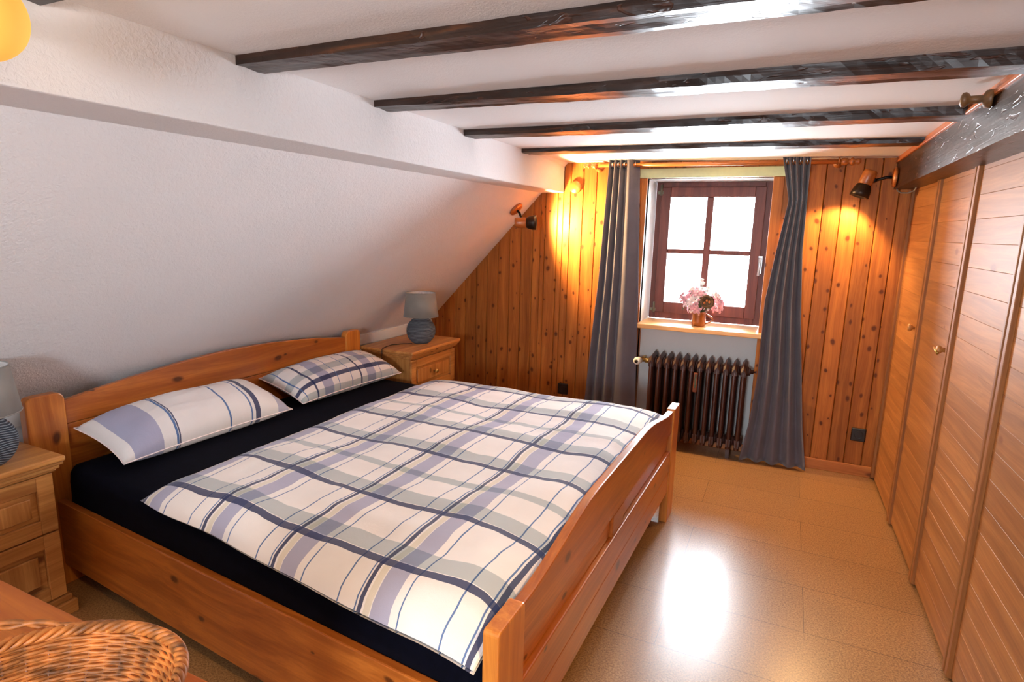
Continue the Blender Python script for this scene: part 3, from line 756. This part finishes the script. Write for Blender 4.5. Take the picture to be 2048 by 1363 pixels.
def table_lamp(cx, cy, z, label, rot=0.0, s=1.0, shade_only=False):
    root = empty('table_lamp', (cx, cy, z), label, 'table lamp', 'grey table lamps on the nightstands')
    # flattened disc-shaped ceramic base
    R = 0.099; m = MB(); n, k = 40, 20; vs = []; fs = []
    for i in range(k+1):
        ph = -PI/2+PI*i/k
        for j in range(n):
            th = 2*PI*j/n; c = math.cos(ph)
            vs.append((R*c*math.cos(th)*0.52*math.cos(rot)-R*c*math.sin(th)*math.sin(rot), R*c*math.cos(th)*0.52*math.sin(rot)+R*c*math.sin(th)*math.cos(rot), max(min(R*math.sin(ph), R*0.93), -R*0.90)+R*0.90))
    for i in range(k):
        for j in range(n): fs.append((i*n+j, i*n+(j+1) % n, (i+1)*n+(j+1) % n, (i+1)*n+j))
    m.add(vs, fs, smooth=True)
    m.build('base', M['lamp_base'], root, local=True)
    zt = R*1.83
    MB().lathe([(0.008, zt-0.004), (0.008, zt+0.018), (0.013, zt+0.02), (0.013, zt+0.06)], (0, 0, 0), n=16).build('neck', M['chrome'], root, local=True)
    # conical shade with lining and rims
    zb, zs = zt+0.010, zt+0.168; rb, rt = 0.118, 0.098
    MB().lathe([(rb, zb), (rt, zs)], n=48, cap=False).build('lamp_shade', M['shade'], root, local=True, solid=0.002)
    MB().lathe([(rb-0.002, zb+0.001), (rt-0.002, zs-0.001)], n=48, cap=False).build('shade_lining', M['shade_in'], root, local=True)
    for r, zz in ((rb, zb), (rt, zs)):
        MB().tube([(r*math.cos(2*PI*q/48), r*math.sin(2*PI*q/48), zz) for q in range(48)], 0.0022, 6, closed=True).build('shade_rim', M['shade'], root, local=True)
    sp = MB()
    for q in range(3): a = 2*PI*q/3; sp.tube([(0, 0, zt+0.05), (rt*0.98*math.cos(a), rt*0.98*math.sin(a), zs-0.008)], 0.0012, 6)
    sp.build('shade_spider', M['chrome'], root, local=True)
    MB().lathe([(0.008, zt+0.06), (0.018, zt+0.085), (0.022, zt+0.105), (0.014, zt+0.125), (0.002, zt+0.13)], n=16).build('bulb', M['white_plastic'], root, local=True)
    return root
lr = table_lamp(-2.238, 3.345, 0.666, 'grey shaded lamp with round carved base on the far nightstand', math.radians(-56))
lr_cordpar = lr
c = MB(); c.tube([(-2.275, 3.29, 0.6695), (-2.33, 3.24, 0.6695), (-2.365, 3.18, 0.6695), (-2.36, 3.12, 0.6695), (-2.345, 3.065, 0.6695), (-2.34, 3.044, 0.665), (-2.338, 3.040, 0.64), (-2.338, 3.042, 0.40), (-2.37, 3.04, 0.06)], 0.0028, 8)
c.build('lamp_cord', M['cord'], lr_cordpar)
table_lamp(-2.385, 0.945, 0.618, 'grey shaded lamp cut off by the left edge of the photo', math.radians(-22))

# ================================================================== CURTAINS AND ROD
def curtain(L, R, ztop, zbot, label, folds, seed, y0=3.945, warp=None):
    """L(t), R(t): edges as a function of t=0 top .. 1 bottom"""
    root = empty('curtain', ((L(0)+R(0))/2, y0, 0), label, 'curtain', 'grey eyelet curtains at the window')
    nx, nz = 150, 60; vs = []; fs = []
    for i in range(nz+1):
        t = i/nz; z = ztop+(zbot-ztop)*t
        for j in range(nx+1):
            s_ = j/nx; w_ = warp(s_) if warp else s_
            ph = 2*PI*folds*w_
            x = L(t)+(R(t)-L(t))*s_
            amp = 0.028*(1-0.2*t)
            y = y0-amp*math.cos(ph+0.5*noise.noise(Vector((s_*3, t*1.5, seed)))*t)+0.008*noise.noise(Vector((s_*6, t*3, seed+5)))*t
            vs.append((x, y, z-0.002*math.cos(ph)))
    for i in range(nz):
        for j in range(nx): k = i*(nx+1)+j; fs.append((k, k+1, k+nx+2, k+nx+1))
    m = MB(); m.add(vs, fs, smooth=True); o = m.build('curtain_cloth', M['curtain'], root, solid=0.0022)
    for q in range(int(folds*2)):
        # an eyelet where the cloth crosses the rod
        tgt = (q+0.5)/(folds*2)
        s_ = tgt
        if warp:
            lo, hi = 0, 1
            for _ in range(30):
                md = (lo+hi)/2
                if warp(md) < tgt: lo = md
                else: hi = md
            s_ = lo
        x = L(0.02)+(R(0.02)-L(0.02))*s_; sg = 1 if q % 2 == 0 else -1
        ax = Vector((1, 0.45*sg, 0)).normalized(); a = Vector((-ax.y, ax.x, 0))
        MB().tube([Vector((x, y0, 1.886))+(a*math.cos(2*PI*u/20)+Vector((0, 0, 1))*math.sin(2*PI*u/20))*0.020 for u in range(20)], 0.0035, 6, closed=True).build('eyelet', M['steel'], root)
    return root
def lerpf(pts):
    def f(t):
        for (a, va), (b_, vb) in zip(pts, pts[1:]):
            if t <= b_: u = (t-a)/(b_-a); u = u*u*(3-2*u) if False else u; return va+(vb-va)*u
        return pts[-1][1]
    return f
def zt_(z): return (1.925-z)/1.905
curtain(lerpf([(0, -1.135), (zt_(1.595), -1.150), (zt_(1.12), -1.171), (zt_(0.69), -1.203), (zt_(0.285), -1.228), (1, -1.25)]),
        lerpf([(0, -0.945), (zt_(1.3), -0.915), (zt_(1.0), -0.900), (zt_(0.3), -0.876), (1, -0.87)]), 1.925, 0.02,
        'grey eyelet curtain hanging left of the window', 3.5, 2, warp=lambda s: (s/0.55)*0.78 if s < 0.55 else 0.78+(s-0.55)/0.45*0.22)
curtain(lerpf([(0, -0.094), (zt_(1.66), -0.035), (zt_(1.35), -0.075), (zt_(1.057), -0.108), (zt_(0.6), -0.105), (zt_(0.3), -0.125), (1, -0.165)]),
        lerpf([(0, 0.060), (zt_(1.37), 0.069), (zt_(0.95), 0.105), (zt_(0.292), 0.181), (1, 0.225)]), 1.925, 0.015,
        'grey eyelet curtain hanging right of the window', 4.0, 11)
rod = empty('curtain_rod', (-0.51, 3.945, 1.886), 'turned wooden curtain rod above the window', 'curtain rod')
MB().tube([(-1.255, 3.945, 1.886), (0.245, 3.945, 1.874)], 0.0125, 16).build('rod', M['turned'], rod)
for (x, sg) in ((-1.255, -1), (0.245, 1)):
    MB().lathe([(0.016, -0.03), (0.020, -0.026), (0.020, 0.0), (0.012, 0.004), (0.010, 0.012), (0.021, 0.020), (0.022, 0.030), (0.012, 0.038), (0.010, 0.044), (0.017, 0.052), (0.015, 0.062), (0.004, 0.068)], (x, 3.945, 1.886 if sg < 0 else 1.874), (sg, 0, 0), 20).build('finial', M['turned'], rod)
for x in (-1.235, 0.205):
    m = MB(); m.lathe([(0.024, 0), (0.024, 0.012), (0.011, 0.016), (0.011, 0.072)], (x, YW-0.0005, 1.872), (0, -1, 0), 18)
    m.tube([(x, 3.945+0.018*math.cos(a*PI/8), 1.880+0.018*math.sin(a*PI/8)) for a in range(16)], 0.0045, 8, closed=True); m.build('bracket', M['turned'], rod)

# ================================================================== RADIATOR
rad = empty('radiator', (-0.49, 3.99, 0.0), 'old brown ribbed radiator below the window', 'radiator')
RY0, RY1, RZ0, RZ1 = 3.905, 4.075, 0.07, 0.640
NS = 12; RXa, RXb = -0.772, -0.188
xs = [RXa+(RXb-RXa)*i/(NS-1) for i in range(NS)]
def section(x):
    m = MB(); w_ = 0.0165
    for y in (RY0+0.028, RY1-0.028):
        pr = [(x+w_*math.cos(2*PI*k/14), y+0.030*math.sin(2*PI*k/14), RZ0) for k in range(14)]
        m.prism(pr, (0, 0, RZ1-0.05-RZ0), smooth=True)
    # pointed head: a thin cast fin rising towards the wall
    prof = [(RY0, RZ1-0.075), (RY0-0.002, RZ1-0.03), (RY0+0.012, RZ1-0.002), (RY0+0.05, RZ1+0.006), (RY1-0.05, RZ1+0.012), (RY1-0.010, RZ1+0.016), (RY1, RZ1-0.004), (RY1, RZ1-0.075)]
    n = len(prof); vs = []
    for dx, k in ((-w_, 1), (0, 0), (w_, 1)):
        for (y, z) in prof: vs.append((x+dx, y, z-(0.024 if (k and z > RZ1-0.04) else 0)))
    fs = [tuple(range(n))[::-1], tuple(range(2*n, 3*n))]+[(q*n+i, q*n+(i+1) % n, (q+1)*n+(i+1) % n, (q+1)*n+i) for q in (0, 1) for i in range(n)]
    m.add(vs, fs)
    prof = [(RY0, RZ0+0.07), (RY0, RZ0+0.02), (RY0+0.02, RZ0-0.004), (RY1-0.02, RZ0-0.004), (RY1, RZ0+0.02), (RY1, RZ0+0.07)]
    m.prism([(x-w_*0.9, y, z) for y, z in prof], (w_*1.8, 0, 0))
    for zz in (RZ0+0.042, RZ1-0.052):
        m.lathe([(0.030, -0.0262), (0.034, -0.012), (0.034, 0.012), (0.030, 0.0262)], (x, (RY0+RY1)/2-0.0, zz), (1, 0, 0), 16)
    return m
sec0 = None
for i, x in enumerate(xs):
    if sec0 is None: sec0 = section(x).build('section', M['radiator'], rad, bevel=0.002)
    else:
        c = sec0.copy(); COL.objects.link(c); c.parent = rad; c.location = (x-xs[0], 0, 0)
yc = (RY0+RY1)/2
v = MB(); v.lathe([(0.018, 0), (0.018, 0.03), (0.013, 0.034), (0.013, 0.07)], (RXa-0.024, yc, RZ1-0.052), (-1, 0, 0), 16)
v.tube([(RXa-0.085, yc, RZ1-0.052), (RXa-0.085, yc+0.09, RZ1-0.052), (RXa-0.085, YW+0.08, RZ1-0.052)], 0.011, 10)
v.build('valve', M['brass'], rad)
v = MB(); v.lathe([(0.014, 0), (0.024, 0.012), (0.026, 0.05), (0.022, 0.06)], (RXa-0.09, yc-0.012, RZ1-0.052), (-0.2, -1, 0), 20); v.build('thermostat_head', M['white_plastic'], rad)
v = MB(); v.lathe([(0.012, 0), (0.0122, 0.004)], (RXa-0.102, yc-0.072, RZ1-0.052), (-0.2, -1, 0), 20); v.build('thermostat_dial', M['black_plastic'], rad)
v = MB(); v.lathe([(0.026, 0), (0.026, 0.012), (0.014, 0.016), (0.014, 0.03), (0.006, 0.034), (0.006, 0.05)], (RXb+0.024, yc, RZ1-0.052), (1, 0, 0), 14); v.box(RXb+0.068, RXb+0.074, yc-0.006, yc+0.006, RZ1-0.064, RZ1-0.042); v.build('bleed_valve', M['radiator'], rad)
v = MB(); v.box(-0.487, -0.462, RY0-0.012, RY0+0.004, 0.43, 0.56); v.build('heat_meter', M['wicker_dark'], rad, bevel=0.003)
v = MB(); v.box(-0.478, -0.471, RY0-0.015, RY0-0.011, 0.46, 0.55); v.build('heat_meter_tube', M['green_tube'], rad)
for xx in (xs[1], xs[10]):
    v = MB(); v.box(xx-0.012, xx+0.012, RY0+0.03, RY1+0.052, 0.035, RZ0-0.002); v.box(xx-0.012, xx+0.012, RY0+0.04, RY0+0.06, 0.0, 0.036); v.build('foot', M['radiator'], rad)

# ================================================================== SPOTLIGHTS
def spotlight(name, plate, normal, elbow, aim, label, energy, spread=100, arm_mid=None, hl=0.085):
    plate = Vector(plate); normal = Vector(normal).normalized(); elbow = Vector(elbow); aim = Vector(aim).normalized()
    root = empty(name, plate, label, 'spotlight', 'wooden wall spotlights')
    MB().lathe([(0.052, 0), (0.054, 0.006), (0.050, 0.016), (0.030, 0.020)], plate, normal, 28).build('mounting_plate', M['turned'], root)
    a = MB(); a.tube([plate+normal*0.018, plate+normal*0.045, elbow], 0.0085, 10); a.lathe([(0.012, -0.010), (0.012, 0.010)], elbow, aim.cross(normal) if aim.cross(normal).length > 0.1 else (0, 0, 1), 14)
    a.build('arm', M['black_metal'], root)
    side = (elbow-plate-normal*0.045)
    perp = (side-aim*side.dot(aim)); perp = perp.normalized() if perp.length > 1e-3 else Vector((0, 0, -1))
    c0 = elbow+perp*0.038-aim*0.045           # back end of the wooden barrel
    MB().lathe([(0.030, 0), (0.034, 0.004), (0.036, 0.02), (0.036, 0.075), (0.033, 0.080)], c0, aim, 28).build('barrel', M['turned'], root)
    pr = [(0.030, 0.078), (0.036, 0.082), (0.044, 0.100), (0.049, 0.125), (0.050, 0.150)]
    inner = [(r-0.0025, h_) for r, h_ in pr[::-1]][:-1]
    MB().lathe(pr+inner, c0, aim, 32, cap=False).build('lamp_shade', M['shade_metal'], root)
    MB().lathe([(0.010, 0.085), (0.030, 0.100), (0.040, 0.118), (0.042, 0.130), (0.030, 0.138), (0.004, 0.141)], c0, aim, 24).build('bulb', M['bulb'], root)
    l = bpy.data.lights.new('bulb_light', 'SPOT'); l.energy = energy; l.color = (1.0, 0.63, 0.28); l.spot_size = math.radians(spread); l.spot_blend = 0.45; l.shadow_soft_size = 0.03
    lo = bpy.data.objects.new('bulb_light', l); COL.objects.link(lo); lo.parent = root
    lo.location = c0+aim*0.148-plate; lo.rotation_euler = (-aim).to_track_quat('Z', 'Y').to_euler()
    return root
nS = Vector((0.725, 0, -0.688))
xl = -1.779; pl = Vector((xl, 3.850, slope_z(xl, 3.85)))
spotlight('wall_spotlight', pl+nS*0.001, nS, pl+nS*0.105+Vector((0.0, -0.055, -0.005)), (0.94, 0.31, 0.03), 'lit wooden spotlight on the roof slope left of the window', 95, 152)
spotlight('wall_spotlight', (XP-0.006, 3.945, 1.785), (-1, 0, 0), (0.392, 3.942, 1.768), (-0.30, -0.04, -0.95), 'lit wooden spotlight on the dark beam right of the window', 30, 128)
spotlight('wall_spotlight', (XP-0.006, 0.25, 1.79), (-1, 0, 0), (0.39, 0.25, 1.76), (-1.04, 0.87, -1.10), 'unseen wooden spotlight added on the dark beam beside the camera', 42, 46)  # out of view, added to give the warm patch on the duvet corner

# globe lamp near the camera, top left
gc = Vector((-1.287, 0.588, 1.786))
gl = empty('globe_lamp', (XB+0.001, 0.60, 1.80), 'glowing amber globe lamp at the top left corner', 'lamp')
MB().lathe([(0.045, 0), (0.045, 0.010), (0.020, 0.018), (0.012, 0.04)], (XB+0.0005, 0.60, 1.80), (1, 0, 0), 24).build('wall_plate', M['brass'], gl)
MB().tube([(XB+0.03, 0.60, 1.80), (XB+0.10, 0.60, 1.805), (gc.x-0.075, gc.y, 1.780)], 0.007, 10).build('arm', M['brass'], gl)
MB().lathe([(0.074*math.sin(PI*k/20)+0.0001, -0.074*math.cos(PI*k/20)) for k in range(21)], gc, (0, 0, 1), 36).build('globe', M['globe'], gl)
l = bpy.data.lights.new('globe_light', 'POINT'); l.energy = 15; l.color = (1.0, 0.66, 0.32); l.shadow_soft_size = 0.078
lo = bpy.data.objects.new('globe_light', l); COL.objects.link(lo); lo.parent = gl; lo.location = gc-Vector((XB+0.001, 0.60, 1.80))

# round wooden cover, sockets, peg, cable
tag(MB().lathe([(0.042, 0), (0.043, 0.018), (0.039, 0.024)], (-1.402, YW-0.0005, 1.752), (0, -1, 0), 32).build('wall_disc', M['turned']), 'round wooden cover disc on the pine wall left of the curtain', 'cover')
def socket(x, z, label):
    root = empty('power_socket', (x, YW-0.001, z), label, 'socket', 'black sockets on the pine wall')
    MB().box(x-0.040, x+0.040, YW-0.015, YW-0.001, z-0.042, z+0.042).build('cover_plate', M['black_plastic'], root, bevel=0.010, seg=3)
    MB().lathe([(0.022, 0.0), (0.025, 0.004), (0.025, 0.006), (0.021, 0.006), (0.019, -0.004)], (x, YW-0.0145, z), (0, -1, 0), 24).build('socket_well', M['black_plastic'], root)
socket(0.495, 0.262, 'black wall socket low on the pine wall right of the window')
socket(-1.438, 0.288, 'black wall socket between the bed and the left curtain')
pg = Vector((XP-0.004, 2.245, 1.860))
m = MB(); m.lathe([(0.026, 0), (0.027, 0.005), (0.024, 0.020), (0.012, 0.025), (0.011, 0.055), (0.018, 0.060), (0.022, 0.067), (0.020, 0.075), (0.010, 0.079)], pg, (-0.97, 0.22, 0.05), 22)
tag(m.build('wall_peg', M['peg']), 'dull brown turned wooden peg on the big beam', 'peg')
cb = MB(); cb.tube([(0.505, 3.95, 1.724), (0.508, 3.95, 1.712), (0.525, 3.94, 1.700), (0.555, 3.92, 1.698), (0.580, 3.90, 1.71), (0.585, 3.88, 1.728)], 0.0035, 8)
tag(cb.build('lamp_cable', M['grey_cable']), 'short loop of grey cable under the end of the big beam', 'cable')

# ================================================================== FLOWERS ON THE SILL
fx, fy, fz = -0.512, 4.115, 0.8385
fl = empty('flower_arrangement', (fx, fy, fz), 'pink and white artificial flowers in a glossy brown mug on the sill', 'flowers')
m = MB(); m.lathe([(0.040, 0), (0.045, 0.004), (0.047, 0.03), (0.046, 0.075), (0.050, 0.098), (0.046, 0.098), (0.042, 0.075), (0.040, 0.01)], (fx, fy, fz), n=32); m.build('mug', M['copper_pot'], fl)
MB().tube([(fx+0.044+0.045*math.sin(PI*k/12), fy-0.005, fz+0.018+0.066*(k/12)) for k in range(13)], 0.0055, 8).build('mug_handle', M['copper_pot'], fl)
random.seed(21)
def blossom(c, d, r, mat):
    d = Vector(d).normalized(); a = d.orthogonal().normalized(); b_ = d.cross(a); m = MB()
    n = 5
    for k in range(n):
        t = 2*PI*k/n+random.random()*0.4; o = a*math.cos(t)+b_*math.sin(t); s_ = d.cross(o)
        c = Vector(c); p = []
        for (u, w_, h_) in ((0.05, 0.1, 0), (0.4, 0.32, 0.22), (0.8, 0.36, 0.30), (1.05, 0.16, 0.22)):
            p.append((c+o*r*u-s_*r*w_+d*r*h_, c+o*r*u+d*r*(h_-0.06), c+o*r*u+s_*r*w_+d*r*h_))
        vs = [q for row in p for q in row]; fs = []
        for i in range(3): fs += [(i*3, i*3+1, i*3+4, i*3+3), (i*3+1, i*3+2, i*3+5, i*3+4)]
        m.add(vs, fs, smooth=True)
    m.lathe([(0.0001, 0), (r*0.12, r*0.05), (r*0.1, r*0.25), (0.0001, r*0.3)], c, d, 8)
    return m.build('blossom', mat, fl, solid=0.0012)
top = Vector((fx, fy, fz+0.095)); st = MB()
spots = []
for k in range(64):
    th = random.random()*2*PI; ph = random.uniform(0.15, 1.75); rr = random.uniform(0.075, 0.125)
    d = Vector((math.sin(ph)*math.cos(th), math.sin(ph)*math.sin(th)*0.75, math.cos(ph)))
    c = top+Vector((d.x*rr*1.12, d.y*rr, d.z*rr*0.98+0.035)); 
    if c.z < fz+0.09: c.z = fz+0.09+random.random()*0.02
    if c.y < fy-0.02 and abs(c.x-fx-0.05) < 0.055 and abs(c.z-fz-0.175) < 0.055: continue
    spots.append((c, d))
for (c, d) in spots:
    blossom(c, d+Vector((0, -0.5, 0)), random.uniform(0.026, 0.036), M['petal'] if random.random() < 0.65 else M['petal_w']); st.tube([top-Vector((0, 0, 0.02)), top.lerp(c, 0.5)+Vector((0, 0, 0.01)), c], 0.0014, 5)
# tall sprig reaching above the rest
for (dx, dz) in ((0.0, 0.262), (0.006, 0.245), (-0.06, 0.20), (0.045, 0.215)):
    c = top+Vector((dx, -0.01, dz-0.07+0.02)); blossom(c, (0.1, -0.8, 0.5), 0.016, M['petal_w']); st.tube([top, top.lerp(c, 0.6)+Vector((0.004, 0, 0)), c], 0.0014, 5)
st.build('stems', M['leaf'], fl)
lf = MB()
for k in range(110):
    th = random.random()*2*PI; ph = random.uniform(0.2, 1.7); rr = random.uniform(0.07, 0.135)
    d = Vector((math.sin(ph)*math.cos(th), math.sin(ph)*math.sin(th)*0.75, math.cos(ph))); c = top+d*rr+Vector((0, 0, 0.03))
    if c.z < fz+0.095: c.z = fz+0.095
    t = d.orthogonal().normalized(); q = d.cross(t); l_ = random.uniform(0.014, 0.024)
    lf.add([c, c+t*l_*0.5+q*l_*0.25, c+t*l_, c+t*l_*0.5-q*l_*0.25], [(0, 1, 2), (0, 2, 3)])
lo_ = lf.build('leaves', M['leaf'], fl, solid=0.0008); lo_['kind'] = 'stuff'
nst = MB(); nc = Vector((fx+0.052, fy-0.075, fz+0.175))
for k in range(110):
    pts = []; t0 = random.random()*2*PI; tl = random.uniform(-0.5, 0.5); r = random.uniform(0.026, 0.046)
    for q in range(9):
        t = t0+q/8*PI*1.2; pts.append(nc+Vector((r*math.cos(t), -abs(0.018*math.sin(t+tl))+0.012, r*math.sin(t)*0.85+tl*0.012)))
    nst.tube(pts, 0.0016, 5)
nst.lathe([(0.0001, 0.012), (0.030, 0.010), (0.038, 0.0), (0.040, -0.010), (0.032, -0.014), (0.030, -0.006), (0.0001, 0.004)], nc, (0, 1, 0), 20)
nst.build('birds_nest', M['nest'], fl)
for (dx, dz) in ((0.0, 0.008), (0.016, 0.0), (-0.014, -0.008)):
    e = nc+Vector((dx, -0.010, dz)); MB().lathe([(0.0001, -0.010), (0.007, -0.005), (0.0075, 0.002), (0.0001, 0.011)], e, (0, 0.2, 1), 12).build('egg', M['turned'], fl)
for (dx, dz) in ((-0.014, 0.14), (0.002, 0.155)):
    MB().lathe([(0.0001, 0), (0.005, 0.008), (0.0035, 0.018), (0.0001, 0.022)], top+Vector((dx, -0.03, dz-0.03)), (0, -0.1, 1), 8).build('bud', M['bud'], fl)

# ================================================================== TABLE AND BASKET (bottom left)
TZ = 0.70
tb = empty('pine_table', (-1.35, 0.25, 0), 'corner of a varnished pine table under the wicker basket', 'table')
m = MB()
for (ya, yb) in ((0.405, 0.568), (0.24, 0.404), (0.075, 0.239), (-0.09, 0.074)): m.box(-1.90, -0.80, ya, yb, TZ-0.028, TZ)
m.build('tabletop', M['table'], tb, bevel=0.002)
MB().box(-1.80, -0.90, 0.49, 0.512, TZ-0.12, TZ-0.0285).build('apron', M['table'], tb); MB().box(-1.80, -0.90, -0.04, -0.018, TZ-0.12, TZ-0.0285).build('apron', M['table'], tb)
for (x, y) in ((-1.86, 0.46), (-0.90, 0.46), (-1.86, -0.05), (-0.90, -0.05)):
    MB().box(x, x+0.055, y, y+0.055, 0, TZ-0.029).build('leg', M['bed_z'], tb, bevel=0.004)

bk = empty('wicker_basket', (-0.845, 0.305, TZ), 'oval brown wicker basket with a twisted handle on the table corner', 'basket')
BC = Vector((-0.820, 0.300, TZ+0.001)); BH = 0.125
def bring(t, th, off=0.0):      # t 0 bottom .. 1 rim
    rx = 0.105+0.062*t**0.8+off; ry = 0.135+0.072*t**0.8+off
    return BC+Vector((rx*math.cos(th), ry*math.sin(th), BH*t+0.004+0.010*t*math.cos(2*th)))
NR, NSK = 30, 44
wv = MB()
for r in range(NR):
    t = r/(NR-1)
    pts = []
    for k in range(NSK*4):
        th = 2*PI*k/(NSK*4); wob = 0.0020*math.cos(NSK/2*th*1.0*1+(PI if r % 2 else 0)); pts.append(bring(t, th, wob)+Vector((0, 0, 0.0006*math.sin(13*th+r))))
    wv.tube(pts, 0.0029, 6, closed=True, rnd=random.random())
wo = wv.build('woven_wall', M['wicker'], bk)
sk = MB()
for k in range(NSK): th = 2*PI*(k+0.5)/NSK; sk.tube([bring(q/8, th) for q in range(9)], 0.0022, 6)
tag(sk.build('stake', M['wicker_dark'], bk), kind='stuff')
fb = MB()
for r in range(16):
    f = r/16; fb.tube([BC+Vector((0.105*f*math.cos(2*PI*k/48)+0.0001, 0.135*f*math.sin(2*PI*k/48), 0.005+0.001*math.cos(12*PI*k/24+(PI if r % 2 else 0)))) for k in range(48)], 0.0040, 6, closed=True)
fb.build('woven_bottom', M['wicker'], bk)
rm = MB()
for s_ in range(4):
    pts = []
    for k in range(220):
        th = 2*PI*k/220; tw = 20*th+s_*PI/2; c = bring(1.0, th); o = Vector((math.cos(th), math.sin(th), 0))
        pts.append(c+o*(0.006*math.cos(tw)+0.002)+Vector((0, 0, 0.006*math.sin(tw)+0.002)))
    rm.tube(pts, 0.0042, 6, closed=True)
rm.build('braided_rim', M['wicker'], bk)
hd = MB()
def hpath(u):
    p0 = bring(1.0, math.radians(128)); p1 = bring(1.0, math.radians(215)); c = p0.lerp(p1, u)
    out = Vector((-1, 0.25, 0)).normalized(); return c+out*(0.085*math.sin(PI*u))+Vector((0, 0, 0.030*math.sin(PI*u)))
for s_ in range(2):
    pts = []
    for k in range(90):
        u = k/89; c = hpath(u); tw = 26*u+s_*PI
        pts.append(c+Vector((0.0, 0.0, 1))*0.0045*math.sin(tw)+Vector((0.6, 0.8, 0))*0.0045*math.cos(tw))
    hd.tube(pts, 0.0040, 6)
hd.build('twisted_handle', M['wicker'], bk)
